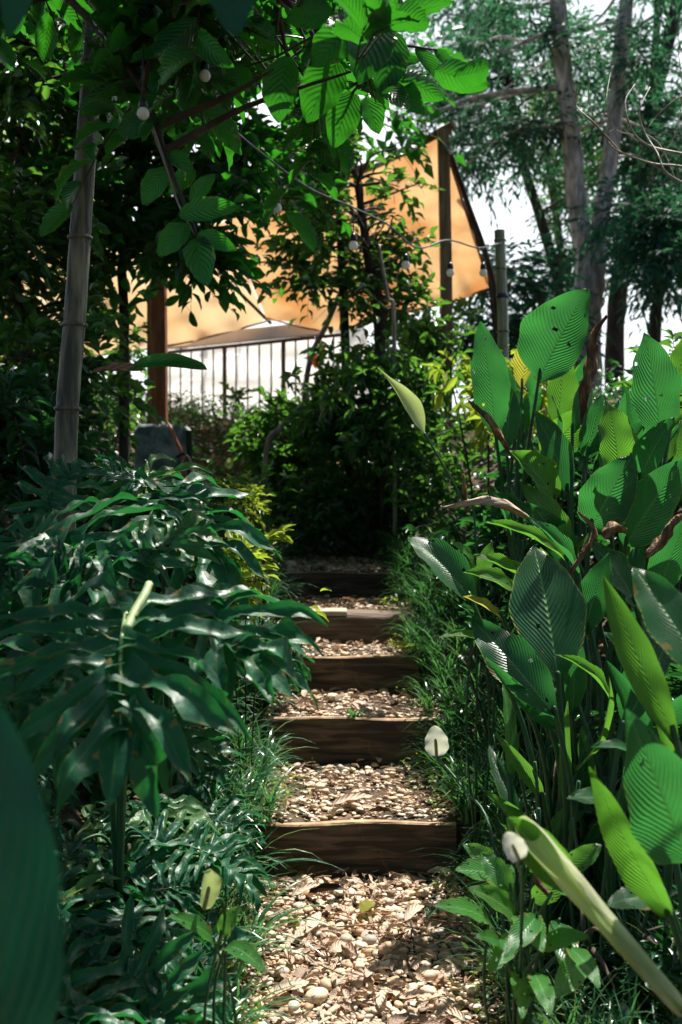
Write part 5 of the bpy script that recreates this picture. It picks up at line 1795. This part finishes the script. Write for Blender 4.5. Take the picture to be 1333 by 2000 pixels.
philo_plant('philodendron at the left edge with a shining pale-ribbed leaf', gp(60, 1400, 2.9), [
    (P(70, 1045, 2.7), P(230, 1075, 2.5), V(.1, -.7, 1), 0, True, .9),
    (P(60, 1050, 2.7), P(-60, 1150, 2.5), V(-.2, -.7, 1), 2),
    (P(90, 1000, 2.9), P(150, 860, 3.0), V(0, -.8, .6), 3),
    (P(60, 1120, 2.7), P(90, 1300, 2.4), V(0, -.9, .7), 4),
])
philo_plant('philodendron higher up with a long sunlit drooping leaf', gp(330, 1200, 3.5), [
    (P(330, 960, 3.3), P(425, 1080, 3.0), V(.3, -.7, 1), 1, False, .95, 'drooping lobed leaf bleached white by the sun'),
    (P(290, 960, 3.3), P(210, 880, 3.2), V(-.1, -.7, 1), 2),
    (P(270, 930, 3.4), P(290, 1010, 3.1), V(0, -.8, .9), 5),
    (P(320, 1010, 3.3), P(420, 990, 3.3), V(.1, -.6, 1), 3),
    (P(300, 1050, 3.3), P(180, 1100, 3.0), V(-.1, -.6, 1), 0),
])
labs = ['shaded philodendron below the huge lobed leaf, beside the second riser', 'philodendron low on the bank left of the bottom riser',
        'philodendron in the bottom left corner behind the blurred leaf', 'glossy philodendron edging the gravel at the lower left',
        'philodendron tucked between the huge leaf and the left edge', 'dark philodendron in the upper left bank under the bamboo pole',
        'philodendron beside the yellow-green shrub above the third riser', 'small philodendron near the concrete block',
        'philodendron behind the pale bud at lower left', 'philodendron at the foot of the tall bamboo pole', 'blue-green philodendron touching the bottom edge of the picture',
        'philodendron in deep shade halfway down the left edge', 'far philodendron under the left tree', 'philodendron leaning over the left end of the second riser']
spots = [(240, 3.0), (215, 2.7), (40, 1.9), (120, 1.95), (60, 2.7), (190, 4.2), (270, 3.9), (440, 5.0), (160, 2.3), (60, 3.6), (60, 1.65), (-60, 2.2), (-20, 4.6), (290, 3.4)]
for i, (px, d) in enumerate(spots):
    root = gp(px, 1500, d)
    lv = []
    n = 9
    for k in range(n):
        a = 6.28 * k / n * 1.618 * 2 + random.uniform(-.4, .4)
        out = V(math.cos(a), math.sin(a) * .9 - .15, 0)
        hgt = random.uniform(.08, .26) if d < 3.6 else random.uniform(.12, .34)
        L = random.uniform(.20, .32)
        if d < 2.3:
            hgt *= .75
            L *= .85
        b = root + out * random.uniform(.1, .2) + V(0, 0, hgt)
        t = b + out * L + V(0, 0, random.uniform(-.22, .02))
        lv.append((b, t, V(out.x * .2 + random.uniform(-.5, .5), random.uniform(-.8, .1), 1), random.randint(0, 8), random.random() < .15, None, None, .005))
    philo_plant(labs[i], root, lv)

# the long half-withered leaf lying level at left
r = thing('horizontal_leaf', 'long dark leaf held level in front of the reddish post, withered grey at its base', 'leaf', P(180, 726, 4.6))
b, t = P(178, 728, 4.6), P(405, 722, 4.4)
leaf_obj(r, P(255, 722, 4.55), t, V(0, -.75, .8), 0.115, M['broad'], n=22, m=8, curl=.9, bend=.55, a=.8, b=.5)
leaf_obj(r, b, P(285, 724, 4.53), V(0, -.7, .8), 0.075, M['dry'], n=16, m=8, curl=1.2, bend=.3, wave=.06, label='withered grey-white base of the leaf', a=1.1)
link('stem', add_tube(MB(), [p - r.location for p in spline([b, P(150, 760, 4.7), gp(120, 900, 4.8)], 7)], .008, 8).mesh('stem', M['stem']), r)

shrub('little fern-like plant in the shade at the bottom of the picture, right of the gravel', 960, 1060, 1890, 1980, 2.1, 2.4, 7, 0.05, 8, 10, 0.08, 0.022, 0.45, 'lily', name='fern', cat='fern')
# blurred leaf close to the camera at the lower left
r = thing('foreground_leaf_plant', 'broad dark ribbed leaf close to the camera at the lower left, out of focus', 'plant', gp(-260, 2400, 0.95))
leaf_obj(r, P(10, 2150, .9), P(-10, 1370, .92), V(.25, -1, .25), 0.115, M['fore'], r.location, .008, n=30, m=14, bend=.5, curl=.75, wave=.05, asym=.1)
leaf_obj(r, P(20, 1980, 1.0), P(60, 1480, 1.02), V(-.4, -1, .3), 0.05, M['fore'], r.location, .006, n=24, m=10, bend=.5, curl=.5)

# dangling dark leaf at the top, out of focus, and a few hero leaves of the overhang
hb = thing('overhanging_branch', 'leafy twig with big sunlit leaves reaching in from the top centre', 'branch', P(700, -60, 2.7))
hero = [((700, 10, 2.6), (640, -60, 2.5), 90), ((735, 30, 2.6), (700, 165, 2.5), 95), ((770, 60, 2.6), (745, 190, 2.55), 75), ((745, 20, 2.6), (785, 35, 2.6), 60),
        ((750, 125, 2.6), (822, 118, 2.6), 30), ((760, 150, 2.6), (828, 225, 2.55), 50), ((745, 165, 2.6), (800, 215, 2.5), 45), ((812, 92, 2.6), (862, 160, 2.6), 30),
        ((850, 98, 2.6), (882, 130, 2.6), 22), ((690, 60, 2.6), (610, 130, 2.6), 80), ((660, 120, 2.7), (600, 240, 2.7), 90), ((560, 110, 2.6), (545, 240, 2.6), 75),
        ((650, 20, 2.7), (560, 40, 2.7), 70), ((480, 130, 2.7), (450, 190, 2.7), 55), ((690, 180, 2.8), (650, 290, 2.8), 70), ((715, 190, 2.8), (740, 262, 2.8), 50)]
for b, t, w_ in hero:
    leaf_obj(hb, P(*b), P(*t), V(random.uniform(-.3, .3), -1, random.uniform(-.1, .4)), w_ / FPX * 2.6, M['broad'], n=16, m=8, bend=random.uniform(.2, .6), curl=.4, wave=.03, a=.85)
mb = MB()
for pts in ([P(700, -60, 2.7), P(705, 60, 2.62), P(720, 150, 2.62), P(735, 200, 2.7)], [P(705, 30, 2.62), P(760, 80, 2.6), P(815, 92, 2.6), P(855, 98, 2.6)], [P(705, 60, 2.62), P(620, 70, 2.65), P(540, 110, 2.6), P(480, 130, 2.7)],
            [P(720, 150, 2.62), P(690, 180, 2.8), P(660, 230, 2.8)]):
    sp = spline(pts, 6)
    add_tube(mb, [p - hb.location for p in sp], lerp_r(.006, .002, len(sp)), 6)
link('twig', mb.mesh('twig', M['dark_bark']), hb)
hb = thing('overhanging_branch', 'hanging twig with large drooping leaves in front of the left tarp', 'branch', P(300, 240, 2.6))
for b, t, w_ in [((350, 420, 2.5), (468, 405, 2.45), 48), ((385, 460, 2.5), (462, 490, 2.45), 36), ((385, 465, 2.5), (405, 560, 2.4), 58), ((330, 300, 2.6), (374, 335, 2.6), 34), ((375, 400, 2.6), (420, 340, 2.6), 36),
                 ((385, 260, 2.7), (420, 300, 2.7), 26), ((330, 330, 2.6), (280, 400, 2.6), 50), ((370, 440, 2.5), (310, 500, 2.5), 50), ((300, 240, 2.6), (230, 260, 2.6), 55)]:
    leaf_obj(hb, P(*b), P(*t), V(random.uniform(-.3, .3), -1, random.uniform(-.1, .4)), w_ / FPX * 2.6, M['broad'], n=16, m=8, bend=random.uniform(.3, .8), curl=.5, wave=.03)
sp = spline([P(280, 200, 2.62), P(320, 310, 2.6), P(350, 400, 2.55), P(386, 465, 2.5)], 6)
link('twig', add_tube(MB(), [p - hb.location for p in sp], lerp_r(.005, .002, len(sp)), 6).mesh('twig', M['twig']), hb)
hb = thing('overhanging_branch', 'dark bluish leaf hanging nearest the camera at the top centre, blurred', 'branch', P(450, -150, 1.3))
leaf_obj(hb, P(450, -110, 1.3), P(458, 72, 1.3), V(.1, -1, .2), .065, M['fore_dark'], n=18, m=8, bend=.3, curl=.3)
leaf_obj(hb, P(60, -150, 1.3), P(20, 70, 1.35), V(.1, -1, .2), .05, M['fore_dark'], n=18, m=8, bend=.3, curl=.3)
sp = spline([P(450, -110, 1.3), P(300, -170, 1.3), P(60, -150, 1.3)], 6)
link('twig', add_tube(MB(), [p - hb.location for p in sp], .004, 6).mesh('twig', M['dark_bark']), hb)

# curly dry branches, upper right
r = thing('dry_branch', 'bare pale curling twigs reaching in from the upper right edge', 'branch', P(1400, 320, 3.0))
mb = MB()
for pts, w_ in [([(1400, 318), (1330, 300), (1270, 285), (1235, 255), (1222, 200), (1240, 165)], 4), ([(1400, 345), (1330, 325), (1270, 318), (1200, 290), (1190, 262), (1205, 250)], 3.5),
                ([(1340, 360), (1300, 335), (1285, 300), (1258, 255), (1250, 215), (1270, 170)], 3), ([(1400, 180), (1330, 190), (1290, 220), (1265, 250)], 2.5),
                ([(1215, 300), (1160, 240), (1125, 205), (1130, 165)], 3), ([(1290, 310), (1320, 260), (1333, 180), (1325, 100)], 2),
                ([(1240, 265), (1200, 250), (1185, 200), (1195, 130)], 2), ([(1258, 260), (1290, 285), (1320, 350)], 3), ([(1170, 250), (1150, 190), (1165, 90), (1180, 60)], 1.6)]:
    sp = spline([P(a, b, 3.0 + .1 * math.sin(a)) - r.location for a, b in pts], 7)
    add_tube(mb, sp, lerp_r(w_ * .0011, w_ * .0005, len(sp)), 6, random.random())
link('twig', mb.mesh('twig', M['twig']), r)
